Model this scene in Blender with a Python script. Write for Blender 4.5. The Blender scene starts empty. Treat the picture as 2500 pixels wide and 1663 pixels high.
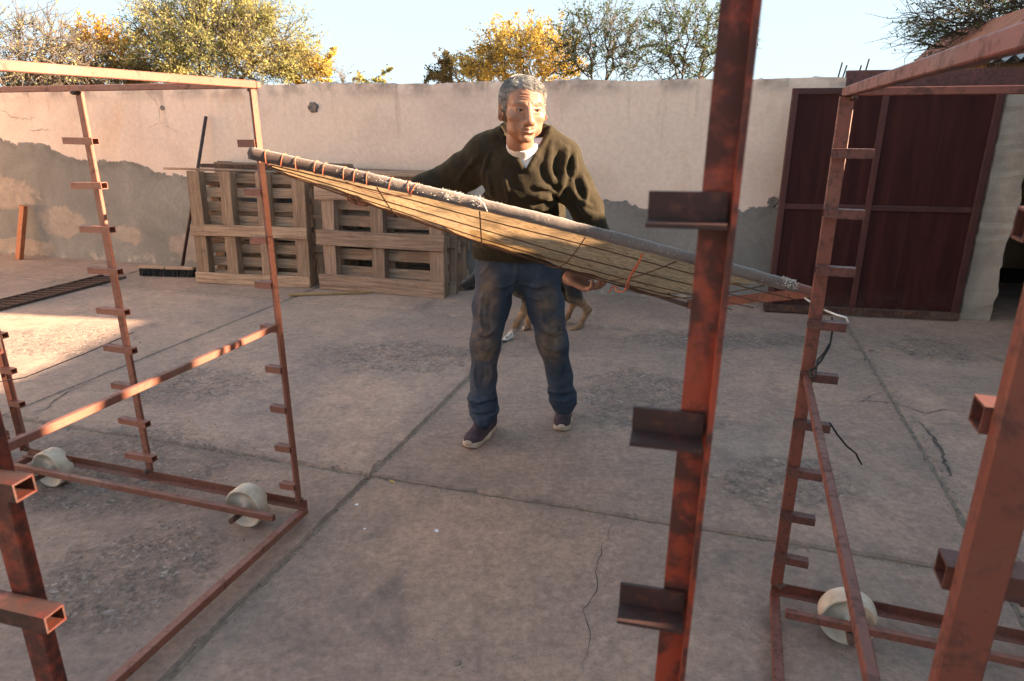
import bpy, bmesh, math, random
import numpy as np
from mathutils import Vector, Matrix, Euler

# ------------------------------------------------------------------ camera, sky, sun, exposure
scene = bpy.context.scene
C = scene.collection
R = math.radians
CAM_H, PITCH = 1.5, R(18.07)
FPX, CX, CY = 1640.0, 1250.0, 831.5            # focal length / centre for a 2500 px wide frame
cam_d = bpy.data.cameras.new("camera")
cam_d.sensor_width = 36.0
cam_d.lens = 36.0 * FPX / 2500.0
cam_d.clip_start, cam_d.clip_end = 0.02, 3000
cam_d.dof.use_dof = True
cam_d.dof.focus_distance = 3.1
cam_d.dof.aperture_fstop = 11.0
cam = bpy.data.objects.new("camera", cam_d)
C.objects.link(cam)
cam.location = (0, 0, CAM_H)
cam.rotation_euler = (R(90) - PITCH, 0, 0)
scene.camera = cam

SUN_EL, SUN_AZ = R(18.5), R(-9.0)              # azimuth measured from +X towards +Y
world = bpy.data.worlds.new("World")
scene.world = world
world.use_nodes = True
wn = world.node_tree
sky = wn.nodes.new("ShaderNodeTexSky")
sky.sky_type = 'NISHITA'
sky.sun_disc = False
sky.sun_elevation = SUN_EL
sky.sun_rotation = R(90) - SUN_AZ              # node measures clockwise from +Y
sky.altitude = 1700
sky.air_density, sky.dust_density, sky.ozone_density = 1.0, 1.0, 1.6
# thin even haze: bright and dim parts of the whole sky are drawn together
def _vm(op, a, b):
    nd = wn.nodes.new("ShaderNodeVectorMath"); nd.operation = op
    for i, v in enumerate((a, b)):
        if isinstance(v, bpy.types.NodeSocket): wn.links.new(v, nd.inputs[i])
        else: nd.inputs[i].default_value = v
    return nd.outputs[0]
HZ = (0.355, 0.525, 0.67)
hz_num = _vm('MULTIPLY', sky.outputs[0], HZ)
hz_den = _vm('ADD', sky.outputs[0], HZ)
wn.links.new(_vm('DIVIDE', hz_num, hz_den), wn.nodes["Background"].inputs[0])
wn.nodes["Background"].inputs[1].default_value = 0.15
sun_d = bpy.data.lights.new("sun", 'SUN')
sun_d.energy, sun_d.angle, sun_d.color = 2.15, R(0.6), (1.0, 0.83, 0.64)
sun = bpy.data.objects.new("sun", sun_d)
C.objects.link(sun)
sd = Vector((math.cos(SUN_EL) * math.cos(SUN_AZ), math.cos(SUN_EL) * math.sin(SUN_AZ), math.sin(SUN_EL)))
sun.rotation_euler = sd.to_track_quat('Z', 'Y').to_euler()
vs = scene.view_settings
vs.view_transform, vs.look, vs.gamma, vs.use_curve_mapping = 'Standard', 'None', 1.0, False
vs.exposure = 4.05
vs.use_white_balance = True
vs.white_balance_temperature = 7700
vs.white_balance_tint = 16
scene.cycles.use_denoising = True
scene.cycles.max_bounces = 6
scene.cycles.diffuse_bounces = 3
scene.cycles.glossy_bounces = 2
scene.cycles.transmission_bounces = 3
scene.cycles.use_adaptive_sampling = True
scene.cycles.adaptive_threshold = 0.02
scene.cycles.transparent_max_bounces = 12

# ------------------------------------------------------------------ helpers
rng = np.random.default_rng(7)
random.seed(7)

def _ray(u, v):
    c, s = math.cos(PITCH), math.sin(PITCH)
    a, b = (u - CX) / FPX, (v - CY) / FPX
    return Vector((a, c - b * s, -s - b * c))

def at(u, v, y):
    d = _ray(u, v)
    return Vector((0, 0, CAM_H)) + d * (y / d.y)

def gnd(u, v, z=0.0):
    d = _ray(u, v)
    return Vector((0, 0, CAM_H)) + d * ((z - CAM_H) / d.z)

def link(o, parent=None):
    C.objects.link(o)
    if parent is not None:
        o.parent = parent
    return o

def tag(o, label=None, cat=None, group=None, kind=None):
    if label: o["label"] = label
    if cat: o["category"] = cat
    if group: o["group"] = group
    if kind: o["kind"] = kind
    return o

def empty(name, loc=(0, 0, 0), rz=0.0, rx=0.0):
    o = bpy.data.objects.new(name, None)
    o.empty_display_size = 0.1
    C.objects.link(o)
    o.location = loc
    o.rotation_euler = (rx, 0, rz)
    return o

class MB:
    """collects simple solids into one mesh"""
    def __init__(self):
        self.v, self.f = [], []
    def add(self, vs, fs):
        n = len(self.v)
        self.v += [tuple(p) for p in vs]
        self.f += [tuple(i + n for i in f) for f in fs]
        return self
    def box(self, x0, x1, y0, y1, z0, z1, M=None):
        vs = [Vector(p) for p in ((x0, y0, z0), (x1, y0, z0), (x1, y1, z0), (x0, y1, z0),
                                  (x0, y0, z1), (x1, y0, z1), (x1, y1, z1), (x0, y1, z1))]
        if M is not None:
            vs = [M @ p for p in vs]
        return self.add(vs, [(0, 3, 2, 1), (4, 5, 6, 7), (0, 1, 5, 4), (1, 2, 6, 5), (2, 3, 7, 6), (3, 0, 4, 7)])
    def tube(self, pts, r, n=8, caps=True):
        pts = [Vector(p) for p in pts]
        rs = r if isinstance(r, (list, tuple, np.ndarray)) else [r] * len(pts)
        vs, fs = [], []
        ref = None
        for i, p in enumerate(pts):
            t = (pts[min(i + 1, len(pts) - 1)] - pts[max(i - 1, 0)])
            t = t.normalized() if t.length > 1e-9 else Vector((0, 0, 1))
            if ref is None:
                ref = Vector((0, 0, 1)) if abs(t.z) < 0.9 else Vector((1, 0, 0))
            a = t.cross(ref).normalized()
            b = t.cross(a).normalized()
            ref = -b if False else ref
            for k in range(n):
                an = 2 * math.pi * k / n
                vs.append(p + (a * math.cos(an) + b * math.sin(an)) * rs[i])
        for i in range(len(pts) - 1):
            for k in range(n):
                k2 = (k + 1) % n
                fs.append((i * n + k, i * n + k2, (i + 1) * n + k2, (i + 1) * n + k))
        if caps:
            fs.append(tuple(range(n - 1, -1, -1)))
            fs.append(tuple(range((len(pts) - 1) * n, len(pts) * n)))
        return self.add(vs, fs)
    def profile(self, poly, p0, p1, xdir, ydir):
        """closed 2D polygon swept from p0 to p1"""
        p0, p1, xdir, ydir = Vector(p0), Vector(p1), Vector(xdir), Vector(ydir)
        n = len(poly)
        vs = [p0 + xdir * a + ydir * b for a, b in poly] + [p1 + xdir * a + ydir * b for a, b in poly]
        fs = [(k, (k + 1) % n, n + (k + 1) % n, n + k) for k in range(n)]
        fs += [tuple(range(n - 1, -1, -1)), tuple(range(n, 2 * n))]
        return self.add(vs, fs)
    def hollow(self, p0, p1, xdir, ydir, w, h, t):
        """square tube, open at both ends"""
        p0, p1, xdir, ydir = Vector(p0), Vector(p1), Vector(xdir), Vector(ydir)
        o = [(-w / 2, -h / 2), (w / 2, -h / 2), (w / 2, h / 2), (-w / 2, h / 2)]
        i = [(-w / 2 + t, -h / 2 + t), (w / 2 - t, -h / 2 + t), (w / 2 - t, h / 2 - t), (-w / 2 + t, h / 2 - t)]
        vs = []
        for p in (p0, p1):
            vs += [p + xdir * a + ydir * b for a, b in o] + [p + xdir * a + ydir * b for a, b in i]
        fs = []
        for k in range(4):
            k2 = (k + 1) % 4
            fs += [(k, k2, 8 + k2, 8 + k), (4 + k2, 4 + k, 12 + k, 12 + k2),
                   (k2, k, 4 + k, 4 + k2), (8 + k, 8 + k2, 12 + k2, 12 + k)]
        return self.add(vs, fs)
    def mesh(self, name):
        me = bpy.data.meshes.new(name)
        me.from_pydata(self.v, [], self.f)
        bm = bmesh.new(); bm.from_mesh(me)
        bmesh.ops.recalc_face_normals(bm, faces=bm.faces)
        bm.to_mesh(me); bm.free()
        return me
    def build(self, name, mat, parent=None, smooth=False, bevel=0.0):
        me = self.mesh(name)
        if bevel:
            bm = bmesh.new(); bm.from_mesh(me)
            bmesh.ops.bevel(bm, geom=bm.edges[:], offset=bevel, segments=1, affect='EDGES', profile=0.5)
            bm.to_mesh(me); bm.free()
        if mat: me.materials.append(mat)
        if smooth:
            me.shade_smooth()
        return link(bpy.data.objects.new(name, me), parent)

def mesh_obj(name, v, f, mat, parent=None, smooth=True):
    me = bpy.data.meshes.new(name)
    me.from_pydata([tuple(p) for p in v] if not isinstance(v, np.ndarray) else v.tolist(), [],
                   f if not isinstance(f, np.ndarray) else f.tolist())
    me.update()
    if mat: me.materials.append(mat)
    if smooth: me.shade_smooth()
    return link(bpy.data.objects.new(name, me), parent)

# ------------------------------------------------------------------ material kit
class NT:
    def __init__(self, name):
        self.m = bpy.data.materials.new(name)
        self.m.use_nodes = True
        self.t = self.m.node_tree
        self.bsdf = self.t.nodes["Principled BSDF"]
        self.out = self.t.nodes["Material Output"]
        self._co = None
    def n(self, typ, **kw):
        nd = self.t.nodes.new(typ)
        for k, v in kw.items(): setattr(nd, k, v)
        return nd
    def l(self, a, b):
        self.t.links.new(a, b)
    def put(self, sock, val):
        if isinstance(val, bpy.types.NodeSocket): self.l(val, sock)
        elif isinstance(val, (tuple, list)) and len(val) == 3 and sock.type == 'RGBA': sock.default_value = (*val, 1)
        else: sock.default_value = val
    @property
    def co(self):
        if self._co is None:
            self._co = self.n("ShaderNodeTexCoord").outputs["Object"]
        return self._co
    def world(self):
        return self.n("ShaderNodeNewGeometry").outputs["Position"]
    def noise(self, scale, detail=4, rough=0.55, dist=0.0, vec=None, sc3=None):
        nd = self.n("ShaderNodeTexNoise")
        v = vec or self.co
        if sc3:
            mp = self.n("ShaderNodeMapping"); mp.inputs["Scale"].default_value = sc3
            self.l(v, mp.inputs[0]); v = mp.outputs[0]
        self.l(v, nd.inputs["Vector"])
        nd.inputs["Scale"].default_value = scale
        nd.inputs["Detail"].default_value = detail
        nd.inputs["Roughness"].default_value = rough
        nd.inputs["Distortion"].default_value = dist
        return nd.outputs["Fac"]
    def vor(self, scale, feature='F1', vec=None, out="Distance"):
        nd = self.n("ShaderNodeTexVoronoi", feature=feature)
        self.l(vec or self.co, nd.inputs["Vector"])
        nd.inputs["Scale"].default_value = scale
        return nd.outputs[out]
    def step(self, fac, lo, hi):
        nd = self.n("ShaderNodeMapRange"); nd.interpolation_type = 'SMOOTHSTEP'
        self.put(nd.inputs[0], fac)
        nd.inputs[1].default_value, nd.inputs[2].default_value = lo, hi
        return nd.outputs[0]
    def ramp(self, fac, stops):
        nd = self.n("ShaderNodeValToRGB")
        cr = nd.color_ramp
        while len(cr.elements) < len(stops): cr.elements.new(0.5)
        for e, (p, c) in zip(cr.elements, stops):
            e.position = p; e.color = (*c, 1)
        self.l(fac, nd.inputs[0])
        return nd.outputs[0]
    def mix(self, fac, a, b, blend='MIX'):
        nd = self.n("ShaderNodeMix", data_type='RGBA', blend_type=blend)
        self.put(nd.inputs[0], fac); self.put(nd.inputs[6], a); self.put(nd.inputs[7], b)
        return nd.outputs[2]
    def math(self, op, a, b=0.0, clamp=False):
        nd = self.n("ShaderNodeMath", operation=op, use_clamp=clamp)
        self.put(nd.inputs[0], a); self.put(nd.inputs[1], b)
        return nd.outputs[0]
    def sep(self, vec):
        nd = self.n("ShaderNodeSeparateXYZ"); self.l(vec, nd.inputs[0])
        return nd.outputs
    def blob(self, vec, c, r0, r1, sc=(1, 1, 1)):
        """1 inside, 0 outside an ellipsoidal spot"""
        s = self.n("ShaderNodeVectorMath", operation='SUBTRACT'); self.l(vec, s.inputs[0]); s.inputs[1].default_value = c
        m = self.n("ShaderNodeVectorMath", operation='MULTIPLY'); self.l(s.outputs[0], m.inputs[0]); m.inputs[1].default_value = sc
        d = self.n("ShaderNodeVectorMath", operation='LENGTH'); self.l(m.outputs[0], d.inputs[0])
        return self.step(d.outputs["Value"], r1, r0)
    def bump(self, h, strength=0.3, dist=0.01, prev=None):
        nd = self.n("ShaderNodeBump")
        nd.inputs["Strength"].default_value = strength
        nd.inputs["Distance"].default_value = dist
        self.l(h, nd.inputs["Height"])
        if prev is not None: self.l(prev, nd.inputs["Normal"])
        return nd.outputs[0]
    def done(self, color=None, rough=None, normal=None, metal=None, spec=None, **kw):
        b = self.bsdf.inputs
        if color is not None: self.put(b["Base Color"], color)
        if rough is not None: self.put(b["Roughness"], rough)
        if normal is not None: self.l(normal, b["Normal"])
        if metal is not None: self.put(b["Metallic"], metal)
        if spec is not None: self.put(b["Specular IOR Level"], spec)
        for k, v in kw.items(): self.put(b[k], v)
        return self.m
    def per_object(self, lo, hi):
        r = self.n("ShaderNodeObjectInfo").outputs["Random"]
        nd = self.n("ShaderNodeMapRange"); self.l(r, nd.inputs[0])
        nd.inputs[3].default_value, nd.inputs[4].default_value = lo, hi
        return nd.outputs[0]
    def value(self, col, v):
        nd = self.n("ShaderNodeHueSaturation"); self.put(nd.inputs["Color"], col); self.put(nd.inputs["Value"], v)
        return nd.outputs[0]

def mat_simple(name, c1, c2, scale=8, rough=0.7, bump=0.15, bscale=60, bdist=0.004, spec=0.4, detail=5):
    k = NT(name)
    col = k.ramp(k.noise(scale, detail), [(0.3, c1), (0.7, c2)])
    return k.done(col, rough, k.bump(k.noise(bscale, 4), bump, bdist), spec=spec)

# floor concrete ------------------------------------------------------------
def mat_concrete():
    k = NT("yard_concrete")
    p = k.co
    base = k.ramp(k.noise(0.9, 6, 0.6, 0.6), [(0.30, (0.325, 0.235, 0.190)), (0.52, (0.42, 0.282, 0.215)), (0.75, (0.49, 0.315, 0.235))])
    fine = k.ramp(k.noise(38, 6, 0.7), [(0.3, (0.70, 0.70, 0.70)), (0.7, (1.16, 1.16, 1.16))])
    col = k.mix(1.0, base, fine, 'MULTIPLY')
    mid = k.ramp(k.noise(5.5, 8, 0.72, 0.8), [(0.3, (0.72, 0.74, 0.77)), (0.7, (1.14, 1.12, 1.09))])
    col = k.mix(0.9, col, mid, 'MULTIPLY')
    # worn spots where the skin has gone and the aggregate shows
    spots = None
    for c, r0, r1, sc in (((-1.75, 2.75, 0), 0.15, 1.0, (0.85, 1.2, 1)), ((-1.9, 3.75, 0), 0.1, 0.75, (0.9, 1.2, 1)),
                          ((-0.75, 4.25, 0), 0.1, 1.1, (0.8, 1.6, 1)), ((0.75, 3.5, 0), 0.1, 0.8, (1.0, 0.8, 1)),
                          ((1.5, 4.6, 0), 0.1, 1.1, (0.7, 2.2, 1)), ((-3.3, 4.6, 0), 0.1, 0.9, (1, 1, 1)), ((-1.35, 2.0, 0), 0.1, 0.6, (1, 1, 1)),
                          ((1.2, 2.6, 0), 0.05, 0.7, (1, 1.4, 1)), ((2.9, 4.4, 0), 0.05, 0.6, (1, 1, 1))):
        b = k.blob(p, c, r0, r1, sc)
        spots = b if spots is None else k.math('MAXIMUM', spots, b)
    edge = k.math('ADD', k.math('MULTIPLY', spots, 0.52), k.math('MULTIPLY', k.noise(2.6, 8, 0.68, 1.0), 0.72))
    worn = k.math('MULTIPLY', k.step(edge, 0.60, 0.80), k.step(k.noise(16, 6, 0.75, 0.6), 0.36, 0.62))
    stones = k.vor(70, out="Color")
    sg = k.ramp(k.sep(stones)[0], [(0.0, (0.15, 0.118, 0.10)), (0.55, (0.27, 0.205, 0.17)), (0.9, (0.34, 0.27, 0.23)), (1.0, (0.52, 0.45, 0.40))])
    sg = k.mix(0.7, sg, k.ramp(k.noise(11, 5), [(0.35, (0.66, 0.66, 0.68)), (0.65, (1.15, 1.12, 1.1))]), 'MULTIPLY')
    col = k.mix(worn, col, sg)
    # dark stains and dust
    stain = k.step(k.noise(1.7, 7, 0.62, 1.4, sc3=(1, 1, 1)), 0.56, 0.72)
    col = k.mix(k.math('MULTIPLY', stain, 0.62), col, (0.15, 0.122, 0.108))
    big = k.ramp(k.noise(0.55, 5, 0.6, 0.9), [(0.34, (0.70, 0.75, 0.80)), (0.62, (1.08, 1.05, 1.02))])
    col = k.mix(0.9, col, big, 'MULTIPLY')
    dust = k.step(k.noise(1.15, 5, 0.6, 0.5), 0.54, 0.74)
    col = k.mix(k.math('MULTIPLY', dust, 0.38), col, (0.44, 0.33, 0.26))
    gr = k.ramp(k.noise(17, 7, 0.78), [(0.36, (0.78, 0.78, 0.79)), (0.64, (1.10, 1.10, 1.10))])
    col = k.mix(0.9, col, gr, 'MULTIPLY')
    specks = k.step(k.vor(46), 0.15, 0.07)
    col = k.mix(k.math('MULTIPLY', specks, k.step(k.noise(3.0, 4), 0.42, 0.58)), col, (0.10, 0.08, 0.07))
    pits = k.step(k.vor(150), 0.16, 0.08)
    col = k.mix(k.math('MULTIPLY', pits, 0.45), col, (0.12, 0.095, 0.08))
    # dirt trodden along the joints
    rot = k.n("ShaderNodeVectorRotate"); rot.rotation_type = 'Z_AXIS'; k.l(p, rot.inputs["Vector"])
    rot.inputs["Center"].default_value = (-0.63, 2.662, 0); rot.inputs["Angle"].default_value = R(16.9)
    ra = k.sep(rot.outputs[0])
    near = None
    for ax, c in ((0, -0.63), (0, 1.79), (0, -2.83), (0, -5.05), (1, 2.662), (1, 5.192)):
        d_ = k.step(k.math('ABSOLUTE', k.math('SUBTRACT', ra[ax], c)), 0.10, 0.0)
        near = d_ if near is None else k.math('MAXIMUM', near, d_)
    near = k.math('MULTIPLY', near, k.step(k.noise(7, 6, 0.7, 0.6), 0.32, 0.62))
    col = k.mix(k.math('MULTIPLY', near, 0.55), col, k.ramp(k.noise(45, 4), [(0.35, (0.135, 0.10, 0.08)), (0.65, (0.27, 0.20, 0.155))]))
    col = k.value(col, k.per_object(0.90, 1.07))
    h1 = k.noise(90, 5, 0.7)
    h2 = k.math('MULTIPLY', worn, k.math('SUBTRACT', k.vor(70), 1.2))
    n = k.bump(h1, 0.22, 0.004)
    n = k.bump(h2, 0.85, 0.009, n)
    n = k.bump(k.noise(3.0, 4), 0.2, 0.03, n)
    return k.done(col, k.math('ADD', k.math('MULTIPLY', worn, 0.15), 0.74), n, spec=0.35)

def mat_dirt():
    k = NT("joint_dirt")
    col = k.ramp(k.noise(30, 6, 0.7), [(0.3, (0.19, 0.145, 0.112)), (0.55, (0.31, 0.235, 0.18)), (0.75, (0.42, 0.33, 0.26))])
    return k.done(col, 0.95, k.bump(k.noise(120, 5, 0.7), 0.9, 0.012), spec=0.2)

def mat_metal(name, c1, c2, rust, amount=0.55, sheen=0.45, streak=(14, 14, 5), dust=0.35):
    """red-oxide painted steel, rubbed and rusting"""
    k = NT(name)
    r = k.noise(9, 7, 0.65, 0.4, sc3=None)
    col = k.ramp(k.noise(4.5, 5, 0.6), [(0.3, c1), (0.7, c2)])
    col = k.value(col, k.per_object(0.82, 1.18))
    spots = k.step(k.math('ADD', k.math('MULTIPLY', k.noise(streak[0], 7, 0.7, 0.8), 0.6), k.math('MULTIPLY', k.noise(70, 3), 0.4)), 1.0 - amount - 0.06, 1.0 - amount + 0.1)
    col = k.mix(k.math('MULTIPLY', spots, 0.85), col, rust)
    dirt = k.step(k.noise(2.6, 5, 0.6), 0.5, 0.75)
    col = k.mix(k.math('MULTIPLY', dirt, dust), col, (0.30, 0.20, 0.15))
    n = k.bump(k.noise(55, 6, 0.7), 0.28, 0.003)
    n = k.bump(spots, 0.25, 0.0015, n)
    return k.done(col, k.math('ADD', k.math('MULTIPLY', spots, 0.25), sheen), n, spec=0.5)

def mat_wood(name, c1, c2, c3, axis=0, ring=1.0):
    """weathered plank, grain along local axis"""
    k = NT(name)
    sc = [9, 9, 9]; sc[axis] = 0.55
    rnd = k.per_object(0, 40)
    cmb = k.n("ShaderNodeCombineXYZ")
    for i in range(3): k.l(rnd, cmb.inputs[i])
    ad = k.n("ShaderNodeVectorMath", operation='ADD')
    k.l(k.co, ad.inputs[0]); k.l(cmb.outputs[0], ad.inputs[1])
    v = ad.outputs[0]
    g = k.noise(2.4, 6, 0.62, 1.6, vec=v, sc3=sc)
    sc2 = [60, 60, 60]; sc2[axis] = 2.5
    fine = k.noise(1.6, 5, 0.7, 0.3, vec=v, sc3=sc2)
    col = k.ramp(g, [(0.28, c1), (0.5, c2), (0.72, c3)])
    col = k.mix(0.75, col, k.ramp(fine, [(0.32, (0.45, 0.41, 0.38)), (0.62, (1.14, 1.13, 1.11))]), 'MULTIPLY')
    sc4 = [7, 7, 7]; sc4[axis] = 3.0
    knot = k.step(k.vor(1.0, vec=None) if False else k.noise(1.1, 2, 0.4, vec=v, sc3=sc4), 0.72, 0.80)
    col = k.mix(k.math('MULTIPLY', knot, 0.7), col, (0.085, 0.055, 0.035))
    stain = k.step(k.noise(2.2, 5, 0.6, vec=v), 0.55, 0.75)
    col = k.mix(k.math('MULTIPLY', stain, 0.5), col, (0.15, 0.105, 0.075))
    grime = k.step(k.noise(9, 6, 0.7, vec=v), 0.55, 0.72)
    col = k.mix(k.math('MULTIPLY', grime, 0.35), col, (0.10, 0.072, 0.055))
    col = k.value(col, k.per_object(0.62, 1.08))
    n = k.bump(fine, 0.5, 0.003)
    n = k.bump(g, 0.3, 0.004, n)
    return k.done(col, 0.82, n, spec=0.25)

M_floor = mat_concrete()
M_dirt = mat_dirt()
M_red = mat_metal("red_oxide_paint", (0.125, 0.033, 0.021), (0.175, 0.048, 0.029), (0.062, 0.021, 0.015), 0.47, dust=0.2)
M_red_near = mat_metal("red_oxide_paint_rusty", (0.205, 0.026, 0.011), (0.285, 0.042, 0.017), (0.030, 0.011, 0.008), 0.53, 0.42, (9, 9, 9), dust=0.05)
M_bracket_near = mat_metal("dark_rusty_bracket", (0.060, 0.014, 0.009), (0.13, 0.024, 0.013), (0.022, 0.010, 0.008), 0.58, 0.45, (9, 9, 9), dust=0.05)
M_red_tan = mat_metal("red_oxide_paint_dusty", (0.185, 0.062, 0.040), (0.245, 0.088, 0.058), (0.11, 0.042, 0.028), 0.45, 0.5)
M_rust = mat_metal("rusted_steel", (0.085, 0.036, 0.022), (0.14, 0.055, 0.030), (0.045, 0.022, 0.016), 0.55, 0.6)
M_gate = None
M_wood = mat_wood("pallet_wood", (0.27, 0.166, 0.110), (0.43, 0.278, 0.185), (0.54, 0.37, 0.258), 0)
M_wood_v = mat_wood("pallet_wood_upright", (0.26, 0.162, 0.107), (0.42, 0.27, 0.18), (0.53, 0.36, 0.25), 2)
M_wood_grey = mat_wood("pallet_wood_grey", (0.20, 0.132, 0.095), (0.345, 0.23, 0.165), (0.46, 0.325, 0.24), 0)
M_wood_grey_v = mat_wood("pallet_wood_grey_upright", (0.195, 0.13, 0.093), (0.335, 0.223, 0.16), (0.45, 0.315, 0.232), 2)
# ------------------------------------------------------------------ ground and yard slabs
YA = R(-16.9)                                   # bearing of the yard's long lines
AX = Vector((math.cos(YA), math.sin(YA), 0)); BX = Vector((-math.sin(YA), math.cos(YA), 0))
YO = Vector((-0.63, 2.662, 0))                  # joint crossing in front of the man

def yard(a, b, z=0.0):
    return YO + AX * a + BX * b + Vector((0, 0, z))

g = MB()
G = 1500
g.add([(-G, -G, -0.011), (G, -G, -0.011), (G, G, -0.011), (-G, G, -0.011)], [(0, 1, 2, 3)])
tag(g.build("ground", M_dirt), kind="structure")
floor = tag(empty("yard_floor"), kind="structure")

def slab(a0, a1, b0, b1, seed, gap=0.011, dz=0.0):
    r = np.random.default_rng(seed)
    def wob(n, amp):
        x = r.normal(0, 1, n); kk = np.array([.25, .5, .25])
        x = np.convolve(x, kk, 'same') * 0.6 + r.normal(0, 1, n) * 0.35
        chip = (r.random(n) < 0.05) * r.random(n) * 2.6
        return np.abs(x) * amp + chip * amp
    st = 0.035
    ring = []
    for (p, q, nx, ny) in (((a0, b0), (a1, b0), 0, 1), ((a1, b0), (a1, b1), -1, 0), ((a1, b1), (a0, b1), 0, -1), ((a0, b1), (a0, b0), 1, 0)):
        n = max(4, int(math.hypot(q[0] - p[0], q[1] - p[1]) / st))
        w = wob(n, 0.0085) + gap
        for i in range(n):
            t = i / n
            x, y = p[0] + (q[0] - p[0]) * t, p[1] + (q[1] - p[1]) * t
            # keep corners tidy
            m = min(1, min(t, 1 - t) * n / 2.0)
            ring.append((x + nx * w[i] + (0 if m else 0), y + ny * w[i]))
    # inset slightly at ring ends handled by the wobble of both sides
    n = len(ring)
    cx, cy = (a0 + a1) / 2, (b0 + b1) / 2
    vs = [yard(x, y, dz) for x, y in ring]
    ins = [(x + (cx - x) * 0.006, y + (cy - y) * 0.006) for x, y in ring]
    lower = [yard(x - (cx - x) * 0.002, y - (cy - y) * 0.002, dz - 0.010) for x, y in ring]
    base = [yard(x - (cx - x) * 0.002, y - (cy - y) * 0.002, -0.06) for x, y in ring]
    top = [yard(x, y, dz) for x, y in ins]
    V = top + lower + base
    F = [tuple(range(n))]
    for i in range(n):
        j = (i + 1) % n
        F += [(j, i, n + i, n + j), (n + j, n + i, 2 * n + i, 2 * n + j)]
    mesh_obj("floor_slab", V, F, M_floor, floor, smooth=False)

al = [-9.5, -6.9, -4.42, -2.2, 0.0, 2.42, 4.9, 7.4]
bl = [-5.0, -2.53, 0.0, 2.53, 5.2]
sd_ = 100
for i in range(len(al) - 1):
    for j in range(len(bl) - 1):
        sd_ += 1
        a0, a1, b0, b1 = al[i], al[i + 1], bl[j], bl[j + 1]
        if a0 == -2.2 and b0 >= 0 and False:
            continue
        slab(a0, a1, b0, b1, sd_, gap=0.008, dz=float(np.random.default_rng(sd_).uniform(-0.003, 0.0015)))

# hairline cracks: thin dark grooves lying in the slab surface
M_crack = mat_simple("crack_dark", (0.06, 0.048, 0.042), (0.11, 0.088, 0.074), 30, 0.95, 0.3)
def crack(pts, w, seed, parent, normal=Vector((0, 0, 1)), off=0.003, mat=None, name="crack"):
    r = np.random.default_rng(seed)
    P = [Vector(p) for p in pts]
    dense = []
    for a, b in zip(P[:-1], P[1:]):
        n = max(2, int((b - a).length / 0.03))
        side = (b - a).cross(normal).normalized()
        for i in range(n):
            dense.append(a.lerp(b, i / n) + side * float(r.normal(0, 0.007)))
    dense.append(P[-1])
    V, F = [], []
    m = len(dense)
    for i, p in enumerate(dense):
        t = dense[min(i + 1, m - 1)] - dense[max(i - 1, 0)]
        s = t.cross(normal).normalized()
        ww = w * (0.35 + float(r.random()) * 0.9) * min(1, 0.25 + 3 * min(i, m - 1 - i) / m)
        V += [p + s * ww + normal * off, p - s * ww + normal * off]
    for i in range(m - 1):
        F.append((2 * i, 2 * i + 1, 2 * i + 3, 2 * i + 2))
    return mesh_obj(name, V, F, mat or M_crack, parent, smooth=False)

G2 = lambda *L: [gnd(u, v) for u, v in L]
crack(G2((1495, 1285), (1470, 1340), (1455, 1400), (1462, 1430), (1425, 1490), (1440, 1560), (1425, 1640)), 0.0016, 1, floor)
crack(G2((2030, 985), (2110, 978), (2180, 985), (2260, 1010), (2310, 1000), (2380, 1012)), 0.0028, 2, floor)
crack(G2((2092, 990), (2130, 968), (2160, 958)), 0.0018, 3, floor)
crack(G2((2445, 1320), (2480, 1355), (2510, 1395)), 0.0022, 4, floor)
crack(G2((60, 1012), (110, 1000), (150, 965), (205, 940), (260, 925)), 0.004, 5, floor)
crack(G2((330, 980), (420, 945), (470, 905)), 0.0022, 6, floor)
crack(G2((470, 915), (560, 870), (640, 800)), 0.002, 16, floor)
crack(G2((2330, 1165), (2300, 1110), (2270, 1060), (2240, 1030)), 0.012, 8, floor)

# loose grit in joints and worn places
M_grit = NT("grit")
M_grit = M_grit.done(M_grit.ramp(M_grit.noise(9, 3), [(0.3, (0.10, 0.085, 0.075)), (0.6, (0.24, 0.19, 0.16)), (0.8, (0.44, 0.38, 0.33))]), 0.9, spec=0.2)
def grit(name, centres, sizes, label, cat):
    V, F = [], []
    oct_f = [(0, 2, 4), (2, 1, 4), (1, 3, 4), (3, 0, 4), (2, 0, 5), (1, 2, 5), (3, 1, 5), (0, 3, 5)]
    for (x, y, z), s in zip(centres, sizes):
        q = rng.uniform(0.55, 1.3, 3) * s
        an = rng.uniform(0, 6.28)
        ca, sa = math.cos(an), math.sin(an)
        b = len(V)
        for dx, dy, dz in ((q[0], 0, 0), (-q[0], 0, 0), (0, q[1], 0), (0, -q[1], 0), (0, 0, q[2] * .7), (0, 0, -q[2] * .5)):
            V.append((x + dx * ca - dy * sa, y + dx * sa + dy * ca, z + dz))
        F += [tuple(i + b for i in f) for f in oct_f]
    o = mesh_obj(name, V, F, M_grit, None, smooth=False)
    return tag(o, label, cat, kind="stuff")

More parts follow.
